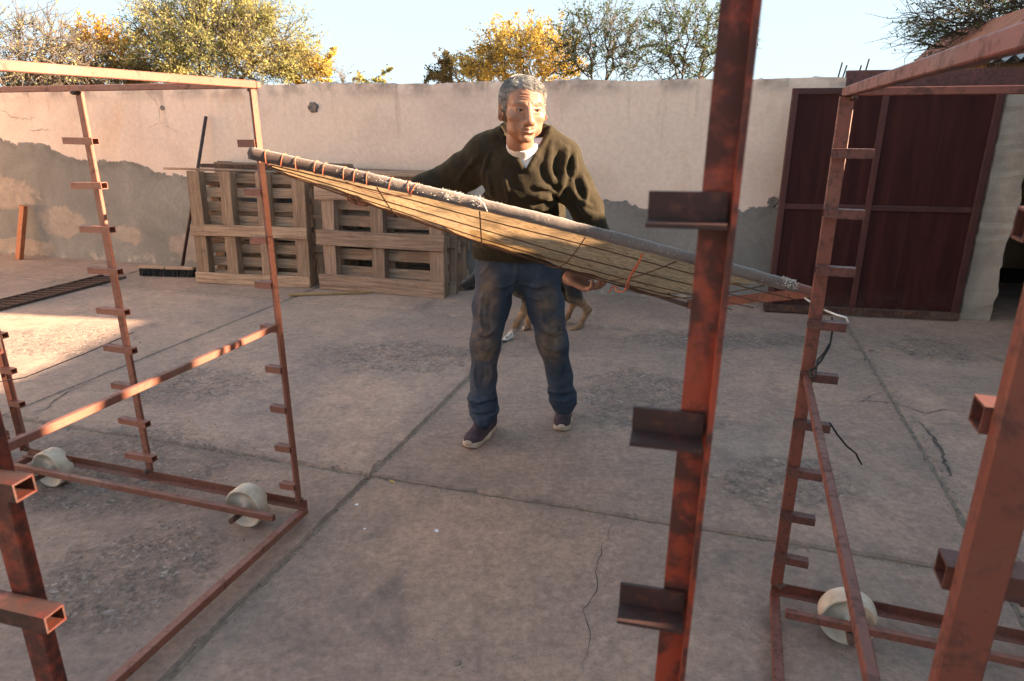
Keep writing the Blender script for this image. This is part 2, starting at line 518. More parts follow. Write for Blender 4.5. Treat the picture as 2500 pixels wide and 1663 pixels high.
cen, siz = [], []
def grit_line(a0, b0, a1, b1, n, spread):
    for _ in range(n):
        t = rng.random()
        p = yard(a0 + (a1 - a0) * t + rng.normal(0, spread if a0 == a1 else 0), b0 + (b1 - b0) * t + rng.normal(0, spread if b0 == b1 else 0))
        ctr = abs(((p - YO).dot(AX) - a0) if a0 == a1 else ((p - YO).dot(BX) - b0))
        cen.append((p.x, p.y, -0.007 if ctr < 0.010 else 0.001)); siz.append(rng.uniform(0.0018, 0.006))
grit_line(0, -1.3, 0, 2.5, 420, 0.022)
grit_line(-2.0, 0, 2.42, 0, 620, 0.028)
grit_line(2.42, -.6, 2.42, 2.6, 600, 0.04)
grit_line(-4.42, 0.5, -4.42, 4.2, 220, 0.05)
grit_line(-0.2, 2.53, 2.9, 2.53, 420, 0.16)
for c, sx, sy, n in (((-1.75, 2.75), .45, .32, 900), ((-1.9, 3.75), .35, .25, 420), ((-0.6, 4.3), .5, .25, 450), ((.85, 3.5), .35, .3, 450),
                     ((1.7, 4.55), .5, .16, 420), ((-3.2, 4.5), .5, .4, 220), ((1.85, 2.3), .25, .3, 120), ((0, 3.4), 1.6, 1.2, 420), ((-1.4, 2.05), .25, .3, 160)):
    for _ in range(n):
        cen.append((c[0] + rng.normal(0, sx), c[1] + rng.normal(0, sy), 0.0)); siz.append(rng.uniform(0.0015, 0.005) * (1.7 if rng.random() < .06 else 1))
grit("loose_grit", cen, siz, "loose grit and stone chips scattered over the worn concrete floor", "grit")

# ------------------------------------------------------------------ courtyard wall
WANG = R(-15.8)
WO = Vector((-6.095, 7.922, 0))
WA = Vector((math.cos(WANG), math.sin(WANG), 0)); WB = Vector((-math.sin(WANG), math.cos(WANG), 0))
def wall_pt(s, z, off=0.0):
    return WO + WA * s - WB * off + Vector((0, 0, z))

def mat_wall():
    k = NT("wall_plaster")
    x, y, z = k.sep(k.co)
    v = k.co
    # upper lime wash: pink-cream, blotched, rain streaked
    up = k.ramp(k.noise(1.1, 6, 0.6, 0.5), [(0.30, (0.57, 0.445, 0.37)), (0.5, (0.68, 0.55, 0.46)), (0.72, (0.72, 0.57, 0.465))])
    och = k.step(k.noise(1.5, 6, 0.65, 0.6, sc3=(1.6, 1, 0.7)), 0.55, 0.72)
    up = k.mix(k.math('MULTIPLY', och, 0.55), up, (0.60, 0.40, 0.27))
    streak = k.step(k.noise(1.0, 7, 0.7, 0.2, sc3=(7, 1, 0.55)), 0.54, 0.72)
    hi = k.step(z, 1.15, 1.8)
    up = k.mix(k.math('MULTIPLY', k.math('MULTIPLY', streak, hi), 0.7), up, (0.25, 0.185, 0.15))
    topd = k.math('MULTIPLY', k.step(z, 1.66, 1.82), k.step(k.noise(3.2, 6, 0.65), 0.42, 0.62))
    up = k.mix(k.math('MULTIPLY', topd, 0.7), up, (0.22, 0.17, 0.145))
    up = k.mix(0.55, up, k.ramp(k.noise(26, 5, 0.7), [(0.3, (0.80, 0.80, 0.80)), (0.7, (1.14, 1.13, 1.12))]), 'MULTIPLY')
    spk = k.step(k.vor(34), 0.10, 0.05)
    up = k.mix(k.math('MULTIPLY', spk, k.step(k.noise(2.2, 4), 0.48, 0.6)), up, (0.16, 0.12, 0.10))
    # lower cement repair
    ce = k.ramp(k.noise(1.7, 6, 0.62, 0.7), [(0.3, (0.165, 0.155, 0.142)), (0.55, (0.225, 0.212, 0.193)), (0.75, (0.285, 0.265, 0.238))])
    ce = k.mix(0.7, ce, k.ramp(k.noise(30, 5, 0.7), [(0.3, (0.82, 0.82, 0.82)), (0.7, (1.12, 1.12, 1.12))]), 'MULTIPLY')
    # outline of the repair along the wall
    fc = k.n("ShaderNodeFloatCurve")
    mp = k.n("ShaderNodeMapRange"); k.l(x, mp.inputs[0]); mp.inputs[1].default_value = -1.0; mp.inputs[2].default_value = 10.0
    k.l(mp.outputs[0], fc.inputs["Value"])
    cv = fc.mapping.curves[0]
    prof = [(-1.0, 1.30), (0.0, 1.30), (0.16, 1.36), (0.55, 1.28), (1.0, 1.26), (1.35, 1.12), (1.7, 1.09), (2.15, 1.10), (2.45, 1.0), (2.9, 0.95), (3.6, 0.86),
            (4.6, 0.80), (5.3, 0.74), (6.05, 0.70), (6.5, 0.77), (6.9, 0.83), (7.2, 0.84), (7.55, 0.80), (7.9, 0.84), (8.25, 0.77), (8.45, 0.83), (10, 0.8)]
    cv.points[0].location = ((prof[0][0] + 1) / 11, prof[0][1] / 2)
    cv.points[1].location = ((prof[-1][0] + 1) / 11, prof[-1][1] / 2)
    for sx, h in prof[1:-1]:
        cv.points.new((sx + 1) / 11, h / 2)
    fc.mapping.update()
    hgt = k.math('MULTIPLY', fc.outputs[0], 2.0)
    rag = k.math('MULTIPLY', k.math('SUBTRACT', k.noise(7, 8, 0.65, 0.4), 0.5), 0.22)
    lo = k.math('SUBTRACT', k.math('ADD', hgt, rag), z)
    low = k.step(lo, -0.006, 0.012)
    # pale halo just above the repair
    halo = k.math('MULTIPLY', k.step(lo, -0.22, 0.0), k.step(k.noise(3.4, 5), 0.35, 0.6))
    up = k.mix(k.math('MULTIPLY', halo, 0.5), up, (0.60, 0.475, 0.40))
    # dark rim inside the repair
    rim = k.math('MULTIPLY', k.step(lo, 0.16, 0.01), k.step(k.noise(5, 5), 0.4, 0.62))
    ce = k.mix(k.math('MULTIPLY', rim, 0.6), ce, (0.115, 0.103, 0.093))
    # washed patches in the repair
    pt = None
    for c, r0, r1, sc in (((0.35, 0, 0.72), 0.1, 0.62, (0.7, 0, 1.5)), ((1.05, 0, 0.42), 0.1, 0.5, (0.75, 0, 1.5)), ((1.9, 0, 0.30), 0.05, 0.4, (0.8, 0, 1.8)), ((2.75, 0, 0.22), 0.12, 0.42, (0.8, 0, 1.5)),
                          ((0.3, 0, 0.10), 0.1, 0.6, (0.5, 0, 2.6)), ((6.9, 0, 0.3), 0.1, 0.5, (0.7, 0, 1.3))):
        b = k.blob(v, c, r0, r1, sc); pt = b if pt is None else k.math('MAXIMUM', pt, b)
    wash = k.step(k.math('ADD', k.math('MULTIPLY', pt, 0.5), k.math('MULTIPLY', k.noise(4.2, 8, 0.66, 0.8), 0.8)), 0.72, 0.82)
    ce = k.mix(k.math('MULTIPLY', wash, 0.6), ce, k.ramp(k.noise(9, 6, 0.7), [(0.35, (0.30, 0.235, 0.19)), (0.6, (0.46, 0.345, 0.27)), (0.75, (0.58, 0.48, 0.40))]))
    salt = k.math('MULTIPLY', k.step(z, 0.16, 0.02), k.step(k.noise(6, 7, 0.7), 0.5, 0.64))
    ce = k.mix(k.math('MULTIPLY', salt, 0.55), ce, (0.52, 0.44, 0.36))
    col = k.mix(low, up, ce)
    n = k.bump(k.noise(60, 5, 0.7), 0.25, 0.004)
    n = k.bump(k.noise(4, 5), 0.35, 0.03, n)
    n = k.bump(low, 0.7, 0.008, n)
    n = k.bump(wash, 0.5, 0.006, n)
    n = k.bump(k.math('MULTIPLY', low, k.noise(95, 4, 0.7)), 0.4, 0.006, n)
    return k.done(col, 0.9, n, spec=0.2)

M_wall = mat_wall()
wall = tag(empty("courtyard_wall", WO, WANG), "long low plastered wall, pink above and grey cement below, behind the man", "wall")
L_W, T_W, H_W = 8.98, 0.22, 1.83
def wall_body():
    r = np.random.default_rng(5)
    nx, nz = 360, 40
    xs = np.linspace(-9.0, L_W, nx)
    base = H_W + 0.035 * np.clip((-xs) / 4, 0, 1) - 0.012 * np.clip((xs - 6) / 3, 0, 1)
    t = np.convolve(r.normal(0, 1, nx + 8), np.ones(9) / 9, 'valid') * 0.012 + np.where(r.random(nx) < 0.10, -r.random(nx) * 0.018, 0)
    top = base + t + 0.004 * np.sin(xs * 3.1)
    V, F = [], []
    for i in range(nx):
        for j in range(nz):
            z = (top[i] + 0.02) * (j / (nz - 1)) - 0.02
            y = 0.006 * math.sin(xs[i] * 1.3 + z) + 0.004 * math.sin(xs[i] * 3.7 + z * 2.2)
            if j == nz - 1: y += abs(r.normal(0, 0.006))
            V.append((xs[i], y, z))
    for i in range(nx - 1):
        for j in range(nz - 1):
            a = i * nz + j
            F.append((a, a + nz, a + nz + 1, a + 1))
    b = len(V)
    for i in range(nx):
        V += [(xs[i], T_W + r.normal(0, .005), top[i] + r.normal(0, 0.012)), (xs[i], T_W, -0.02)]
    for i in range(nx - 1):
        F.append((i * nz + nz - 1, (i + 1) * nz + nz - 1, b + 2 * (i + 1), b + 2 * i))
        F.append((b + 2 * i, b + 2 * (i + 1), b + 2 * (i + 1) + 1, b + 2 * i + 1))
    i = nx - 1
    F.append(tuple([i * nz + j for j in range(nz)][::1] + [b + 2 * i, b + 2 * i + 1]))
    o = mesh_obj("plaster", V, F, M_wall, wall, smooth=False)
wall_body()

M_hole = mat_simple("hole_mortar", (0.12, 0.10, 0.09), (0.24, 0.205, 0.18), 25, 0.95, 0.9, 60, 0.02)
def wall_hit(u, v):
    d = _ray(u, v); o = Vector((0, 0, CAM_H)) - WO
    t = -o.dot(WB) / d.dot(WB)
    p = o + d * t
    return p.dot(WA), p.z
def chip(u, v, r, seed):
    s, z = wall_hit(u, v)
    q = np.random.default_rng(seed)
    n = 16
    V = [(s, 0.004, z)]
    for ring, (rr, dy) in enumerate(((0.55, -0.004), (0.85, -0.009), (1.0, 0.004))):
        for i in range(n):
            an = 2 * math.pi * i / n
            k_ = r * rr * (0.8 + 0.35 * q.random())
            V.append((s + math.cos(an) * k_, -0.012 if ring < 2 else 0.008, z + math.sin(an) * k_ * 0.9))
    V[0] = (s, -0.0075, z)
    F = [(0, 1 + i, 1 + (i + 1) % n) for i in range(n)]
    for g_ in range(2):
        for i in range(n):
            j = (i + 1) % n
            F.append((1 + g_ * n + i, 1 + g_ * n + n + i, 1 + g_ * n + n + j, 1 + g_ * n + j))
    mesh_obj("broken_plaster", V, F, M_hole, wall, smooth=False)
chip(764, 262, 0.055, 3); chip(397, 264, 0.028, 4); chip(1888, 492, 0.05, 5)

def wcrack(pts, w, seed):
    P = []
    for u, v in pts:
        s, z = wall_hit(u, v); P.append(Vector((s, -0.010, z)))
    crack(P, w, seed, wall, normal=Vector((0, -1, 0)), off=0.004)
M_crack_soft = M_crack
wcrack([(362, 222), (380, 245), (392, 270), (394, 300)], 0.0022, 11)
wcrack([(394, 300), (370, 312), (362, 330)], 0.0015, 12)
wcrack([(394, 300), (420, 312), (445, 326)], 0.0015, 13)
wcrack([(0, 268), (30, 285), (62, 290), (92, 287)], 0.0026, 14)
wcrack([(75, 322), (100, 316), (125, 318)], 0.003, 15)

# rods sticking out of the wall's end
for u, v0, v1, lean in ((2058, 150, 182, .012), (2068, 157, 182, .016), (2106, 157, 184, .01), (2124, 141, 180, .014)):
    s, z1 = wall_hit(u, v0); _, z0 = wall_hit(u, v1 + 4)
    MB().tube([(s - 0.01, 0.10, z0 - .05), (s + lean, 0.10, z1)], 0.006, 6).build("rebar", M_rust, wall)
# ------------------------------------------------------------------ gate, lintel, houses
def mat_gate():
    k = NT("gate_sheet")
    col = k.ramp(k.noise(2.2, 5, 0.6, sc3=(5, 5, 0.5)), [(0.3, (0.024, 0.0050, 0.0046)), (0.55, (0.040, 0.0080, 0.0072)), (0.75, (0.062, 0.0135, 0.011))])
    st = k.step(k.noise(1.5, 6, 0.7, 0.3, sc3=(16, 16, 0.7)), 0.5, 0.7)
    col = k.mix(k.math('MULTIPLY', st, 0.4), col, (0.085, 0.022, 0.016))
    z = k.sep(k.co)[2]
    low = k.math('MULTIPLY', k.step(z, 0.28, 0.02), k.step(k.noise(5, 6, 0.7), 0.4, 0.6))
    col = k.mix(k.math('MULTIPLY', low, 0.6), col, (0.07, 0.045, 0.033))
    n = k.bump(k.noise(1.6, 4, 0.5, sc3=(2.5, 1, 1.2)), 0.25, 0.02)
    n = k.bump(k.noise(80, 4, 0.7), 0.15, 0.002, n)
    return k.done(col, 0.72, n, spec=0.22)
M_gate = mat_gate()
M_gate_frame = mat_metal("gate_frame_paint", (0.050, 0.010, 0.009), (0.070, 0.015, 0.012), (0.05, 0.018, 0.013), 0.45, 0.6, dust=0.12)

gl = gnd(1870, 760)
g_ang = R(-11.0)
gate = tag(empty("sliding_gate", (2.10, 5.36, 0), g_ang), "dark maroon sheet metal gate standing against the right end of the wall", "gate")
GW, GH = 1.43, 1.735
def gpart(name, x0, x1, y0, y1, z0, z1, mat=None, bevel=0.003):
    # built about its own middle so that grain and tint vary from piece to piece
    o = MB().box(-(x1 - x0) / 2, (x1 - x0) / 2, -(y1 - y0) / 2, (y1 - y0) / 2, -(z1 - z0) / 2, (z1 - z0) / 2).build(name, mat or M_gate_frame, gate, bevel=bevel)
    o.location = ((x0 + x1) / 2, (y0 + y1) / 2, (z0 + z1) / 2)
    return o
gpart("stile", 0.0, 0.045, -0.018, 0.02, 0.072, GH)
gpart("stile", 0.632, 0.675, -0.016, 0.02, 0.072, GH - 0.042)
gpart("stile", GW - 0.05, GW, -0.018, 0.02, 0.072, GH)
gpart("top_rail", 0.046, GW - 0.051, -0.02, 0.02, GH - 0.04, GH)
for x0, x1 in ((0.046, 0.631), (0.676, GW - 0.051)):
    gpart("middle_rail", x0, x1, -0.014, 0.02, 0.845, 0.885)
    for z0, z1 in ((0.073, 0.844), (0.886, GH - 0.041)):
        n = 2 if x0 < .1 else 1
        for i in range(n):
            xa = x0 + (x1 - x0) * i / n; xb = x0 + (x1 - x0) * (i + 1) / n
            V, F = [], []
            nx, nz = 16, 16
            for a in range(nx + 1):
                for b in range(nz + 1):
                    xx, zz = xa + (xb - xa) * a / nx, z0 + (z1 - z0) * b / nz
                    wv = 0.0025 * math.sin(a * 1.1 + b * .4 + x0 * 7) * math.sin(math.pi * b / nz)
                    V.append((xx, -0.001 + (i * 0.004) + wv, zz))
            for a in range(nx):
                for b in range(nz):
                    q = a * (nz + 1) + b
                    F.append((q, q + nz + 1, q + nz + 2, q + 1))
            mesh_obj("sheet_panel", V, F, M_gate, gate)
        if n == 2:
            gpart("seam_strip", (x0 + x1) / 2 - 0.008, (x0 + x1) / 2 + 0.008, -0.008, 0.004, z0 + .003, z1 - .003)
gpart("bottom_rail", -0.02, GW + 0.01, -0.022, 0.026, 0.012, 0.07, M_rust)
for q in (0.35, 0.62):
    MB().tube([(0.339, -0.009, 0.885 + q), (0.339, -0.014, 0.885 + q)], 0.008, 8).build("rivet", M_rust, gate)

M_lintel = mat_metal("lintel_paint", (0.085, 0.026, 0.024), (0.12, 0.036, 0.03), (0.06, 0.03, 0.024), 0.5, 0.55)
lint = tag(empty("gate_lintel", wall_pt(8.99, 0, 0.0), WANG), "dark red steel beams bridging the gateway above the maroon gate", "beam")
o = MB().profile([(-.012, 1.715), (.05, 1.715), (.05, 1.722), (-.004, 1.722), (-.004, 1.808), (.05, 1.808), (.05, 1.816), (-.012, 1.816)], (-0.02, 0.02, 0), (2.6, 0.02, 0), (0, 1, 0), (0, 0, 1)).build("front_beam", M_lintel, lint)
o = MB().profile([(.06, 1.79), (.12, 1.79), (.12, 1.872), (.06, 1.872)], (0.0, 0.02, 0), (2.6, 0.02, 0), (0, 1, 0), (0, 0, 1)).build("rear_beam", M_lintel, lint)
MB().tube([(0.98, 0.04, 1.816), (0.975, 0.04, 1.87), (0.985, 0.04, 1.905), (1.0, 0.04, 1.905), (1.005, 0.04, 1.86)], 0.004, 6).build("hook", M_rust, lint)

M_adobe = mat_simple("weathered_plaster", (0.24, 0.205, 0.17), (0.48, 0.41, 0.335), 3.2, 0.92, 0.5, 40, 0.012, 0.2, 8)
M_adobe_brown = mat_simple("adobe_brown", (0.30, 0.18, 0.105), (0.46, 0.29, 0.17), 3.5, 0.93, 0.5, 40, 0.012, 0.2, 7)
M_dark_room = mat_simple("room_shade_plaster", (0.03, 0.026, 0.024), (0.06, 0.05, 0.045), 3, 0.95, 0.2)  # near-black: the unlit room's shade is put into the colour
# storehouse right of the gateway: pillar, dark doorway, room behind it
PA = R(-13.0)
house = tag(empty("storehouse", (3.56, 5.13, 0), PA), "flaking grey pillar and dark doorway of a low storehouse right of the maroon gate", "building")
def pillar():
    r = np.random.default_rng(4)
    V, F = [], []
    nz, n = 44, 4
    for i in range(nz + 1):
        z = -0.02 + 1.74 * i / nz
        t = i / nz
        w = 0.205 + 0.03 * t + 0.012 * math.sin(i * .35) + 0.006 * math.sin(i * 1.1) + float(r.normal(0, 0.003))
        e = float(r.normal(0, 0.0025))
        V += [(-0.0 + e, 0.0 + float(r.normal(0, .003)), z), (w, 0.0 + float(r.normal(0, .003)), z), (w + .01, 0.24, z), (e, 0.24, z)]
    for i in range(nz):
        for k_ in range(4):
            a, b = i * 4 + k_, i * 4 + (k_ + 1) % 4
            F.append((a, b, b + 4, a + 4))
    F.append((nz * 4, nz * 4 + 1, nz * 4 + 2, nz * 4 + 3))
    mesh_obj("pillar", V, F, M_adobe, house, smooth=False)
pillar()
MB().box(-0.045, -0.004, 0.03, 0.09, -0.01, 1.735).build("door_jamb", M_rust, house, bevel=0.003)
MB().box(1.5, 3.0, 0.0, 0.24, -0.02, 2.6).build("front_wall", M_adobe, house)
MB().box(0.242, 3.0, 0.012, 0.23, 1.62, 1.70).build("door_head", M_adobe, house)
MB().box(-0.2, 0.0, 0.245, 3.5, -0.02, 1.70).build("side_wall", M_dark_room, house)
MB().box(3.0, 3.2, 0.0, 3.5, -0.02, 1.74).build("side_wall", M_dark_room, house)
MB().box(-0.2, 3.2, 3.5, 3.7, -0.02, 1.74).build("rear_wall", M_adobe_brown, house)
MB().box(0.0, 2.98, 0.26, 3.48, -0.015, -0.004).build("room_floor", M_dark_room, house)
# roof of the storehouse: corrugated sheets seen end-on above the lintel
M_zinc = mat_simple("galvanised_sheet", (0.20, 0.20, 0.195), (0.36, 0.35, 0.33), 4, 0.5, 0.15, 50, 0.003, 0.5)
def corrugated(name, x0, x1, y0, y1, z0, z1, pitch, amp, parent, mat, axis=0):
    n = int((x1 - x0) / pitch * 2)
    V, F = [], []
    for i in range(n + 1):
        x = x0 + (x1 - x0) * i / n
        h = amp * (1 if i % 2 else -1)
        zz = z0 + (z1 - z0) * i / n
        for y in (y0, y1):
            V.append((x, y, zz + h))
        for y in (y0, y1):
            V.append((x, y, zz + h - 0.004))
    for i in range(n):
        a, b = i * 4, (i + 1) * 4
        F += [(a, b, b + 1, a + 1), (a + 2, a + 3, b + 3, b + 2), (a, a + 2, b + 2, b), (a + 1, b + 1, b + 3, a + 3)]
    return mesh_obj(name, V, F, mat, parent, smooth=False)
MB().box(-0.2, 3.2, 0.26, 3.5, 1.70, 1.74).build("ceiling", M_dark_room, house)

shed = tag(empty("adobe_shed", (4.75, 7.25, 0), R(-12)), "brown adobe shed with corrugated metal roof edge above the gateway lintel", "building")
MB().box(-0.02, 4.0, 0.0, 2.5, -0.02, 2.07).build("wall", M_adobe_brown, shed, bevel=0.02)
corrugated("roof_sheet", -0.42, 0.18, -0.25, 2.7, 2.06, 2.075, 0.115, 0.026, shed, M_zinc)
corrugated("roof_sheet", 0.06, 0.66, -0.27, 2.7, 2.085, 2.13, 0.115, 0.028, shed, M_zinc)
corrugated("roof_sheet", 0.54, 4.2, -0.29, 2.7, 2.16, 2.42, 0.115, 0.028, shed, M_zinc)
M_tile = mat_simple("red_roof", (0.30, 0.10, 0.055), (0.44, 0.17, 0.10), 5, 0.8, 0.3)
far_house = tag(empty("red_roofed_house", (6.9, 9.6, 0), R(-14)), "red roofed house corner rising behind the corrugated shed roof at far right", "building")
MB().box(-0.3, 5, 0, 3, -0.02, 2.55).build("wall", M_adobe_brown, far_house)
MB().profile([(-.55, 2.52), (6.0, 2.72), (5.6, 3.05), (-.15, 2.93)], (0, -.3, 0), (0, 3.3, 0), (1, 0, 0), (0, 0, 1)).build("roof", M_tile, far_house)
MB().box(1.0, 5.0, 0.4, 2.4, 2.85, 3.5).build("upper_wall", M_tile, far_house, bevel=.03)

# added unseen tall house at right: keeps sun off the floor by the wall
tall = tag(empty("added_shade_house", (6.5, 3.62, 0), R(0)), "added unseen tall house beyond the right side, shading the floor by the wall", "building")
MB().box(0, 3.6, 0, 5.2, -0.03, 4.6).build("wall", M_adobe_brown, tall)
MB().box(-0.3, 3.9, -0.25, 5.45, 4.6, 4.72).build("roof", M_tile, tall)
for y in (0.9, 2.9):
    MB().box(-0.02, 0.03, y, y + 0.9, 2.9, 3.9).build("shutter", M_wood_v, tall)

# low house along the right side of the yard (outside the frame): its roof edge throws the yard into shade
side = tag(empty("side_house", (4.12, 4.98, 0), R(-16.9)), "low plastered house along the right side of the yard", "building")
def side_house():
    r = np.random.default_rng(12)
    L, n = 9.0, 150
    V, F = [], []
    for i in range(n + 1):
        t = i / n
        y = -L * t
        h = 2.34 - 0.72 * t * (1 - 0.3 * t) + 0.03 * math.sin(t * 9) + float(r.normal(0, 0.010))
        V += [(0, y, -0.02), (0, y, h), (3.0, y, h + 0.25), (3.0, y, -0.02)]
    for i in range(n):
        a, b = i * 4, i * 4 + 4
        F += [(a, a + 1, b + 1, b), (a + 1, a + 2, b + 2, b + 1), (a + 2, a + 3, b + 3, b + 2)]
    F += [(0, 3, 2, 1), (n * 4, n * 4 + 1, n * 4 + 2, n * 4 + 3)]
    mesh_obj("wall", V, F, M_adobe, side, smooth=False)
side_house()
r_ = np.random.default_rng(77)
y_ = -3.25
while y_ > -4.75:
    w_ = float(r_.uniform(0.07, 0.15)); h_ = float(r_.uniform(0.06, 0.24))
    MB().box(0.02, 0.20, y_ - w_, y_, 1.95, 2.06 + h_).build("dapple_brick", M_tile, side, bevel=.006)  # bricks added on the roof edge to dapple sun on the left rack
    y_ -= w_ + float(r_.uniform(0.05, 0.16))
for y, h in ((-0.32, .5), ):
    MB().tube([(0.3, y, 2.25), (0.3, y, 2.35 + h)], 0.035, 8).build("stove_pipe", M_rust, side)

# added unseen house on the left: its sunlit limewash bounces warm light inward
M_lime = mat_simple("limewash", (0.60, 0.48, 0.39), (0.70, 0.57, 0.47), 2.0, 0.9, 0.3, 40, 0.01, 0.2)
bounce_house = tag(empty("added_bounce_house", yard(-9.2, -7.5), YA), "added unseen limewashed house on the left, bouncing sunlight into the yard", "building")
MB().box(-3.0, 0.0, 0, 4.6, -0.03, 3.1).build("wall", M_lime, bounce_house)
MB().box(-3.0, 0.0, 5.7, 12.4, -0.03, 3.1).build("wall", M_lime, bounce_house)
MB().box(-3.0, -0.004, 4.6, 5.7, 2.2, 3.095).build("door_head", M_lime, bounce_house)
MB().box(-0.20, -0.14, 4.6, 5.7, -0.03, 2.2).build("door", M_wood_v, bounce_house)
MB().box(-3.3, 0.3, -0.3, 12.7, 3.1, 3.22).build("roof", M_tile, bounce_house)

# ------------------------------------------------------------------ drying racks
WX, WY, WZ = Vector((1, 0, 0)), Vector((0, 1, 0)), Vector((0, 0, 1))
M_plastic = mat_simple("old_white_plastic", (0.36, 0.27, 0.19), (0.62, 0.53, 0.43), 14, 0.6, 0.25, 45, 0.003, 0.4)

def wheel_mesh():
    prof = [(0.0, -0.030), (0.012, -0.030), (0.014, -0.012), (0.060, -0.010), (0.070, -0.030), (0.077, -0.034), (0.081, -0.028), (0.081, 0.028), (0.076, 0.034), (0.068, 0.030), (0.06, 0.012), (0.014, 0.012), (0.012, 0.03), (0, 0.03)]
    n = 36
    r = np.random.default_rng(3)
    dent = 1 + 0.006 * np.sin(np.arange(n) * 0.35) + r.normal(0, 0.004, n)
    V, F = [], []
    for i in range(n):
        an = 2 * math.pi * i / n
        for k_, (rr, y) in enumerate(prof):
            q = rr * (dent[i] if rr > .05 else 1)
            yy = y + (0.0015 * math.sin(an * 3) if rr > .065 else 0)
            if rr > .06 and y > 0 and 9 <= i <= 11: yy -= 0.012      # broken rim
            V.append((q * math.cos(an), yy, q * math.sin(an)))
    m = len(prof)
    for i in range(n):
        j = (i + 1) % n
        for k_ in range(m - 1):
            F.append((i * m + k_, j * m + k_, j * m + k_ + 1, i * m + k_ + 1))
    me = bpy.data.meshes.new("wheel"); me.from_pydata(V, [], F)
    bm = bmesh.new(); bm.from_mesh(me); bmesh.ops.remove_doubles(bm, verts=bm.verts, dist=1e-5); bmesh.ops.recalc_face_normals(bm, faces=bm.faces); bm.to_mesh(me); bm.free()
    me.materials.append(M_plastic); me.shade_smooth()
    return me
ME_wheel = wheel_mesh()
def weld_mesh():
    bm = bmesh.new(); bmesh.ops.create_icosphere(bm, subdivisions=2, radius=1)
    r = np.random.default_rng(9)
    for v in bm.verts:
        k_ = 1 + float(r.normal(0, .14)); v.co = Vector((v.co.x * .017 * k_, v.co.y * .015 * k_, v.co.z * .0075 * k_))
    me = bpy.data.meshes.new("weld_bead"); bm.to_mesh(me); bm.free(); me.materials.append(M_rust)
    return me
ME_weld = weld_mesh()

def L_poly(w, d, t, flip=1):
    return [(0, 0), (-w * flip, 0), (-w * flip, -t), (-t * flip, -t), (-t * flip, -d), (0, -d)]
def box_poly(w, d):
    return [(-w / 2, -d / 2), (w / 2, -d / 2), (w / 2, d / 2), (-w / 2, d / 2)]

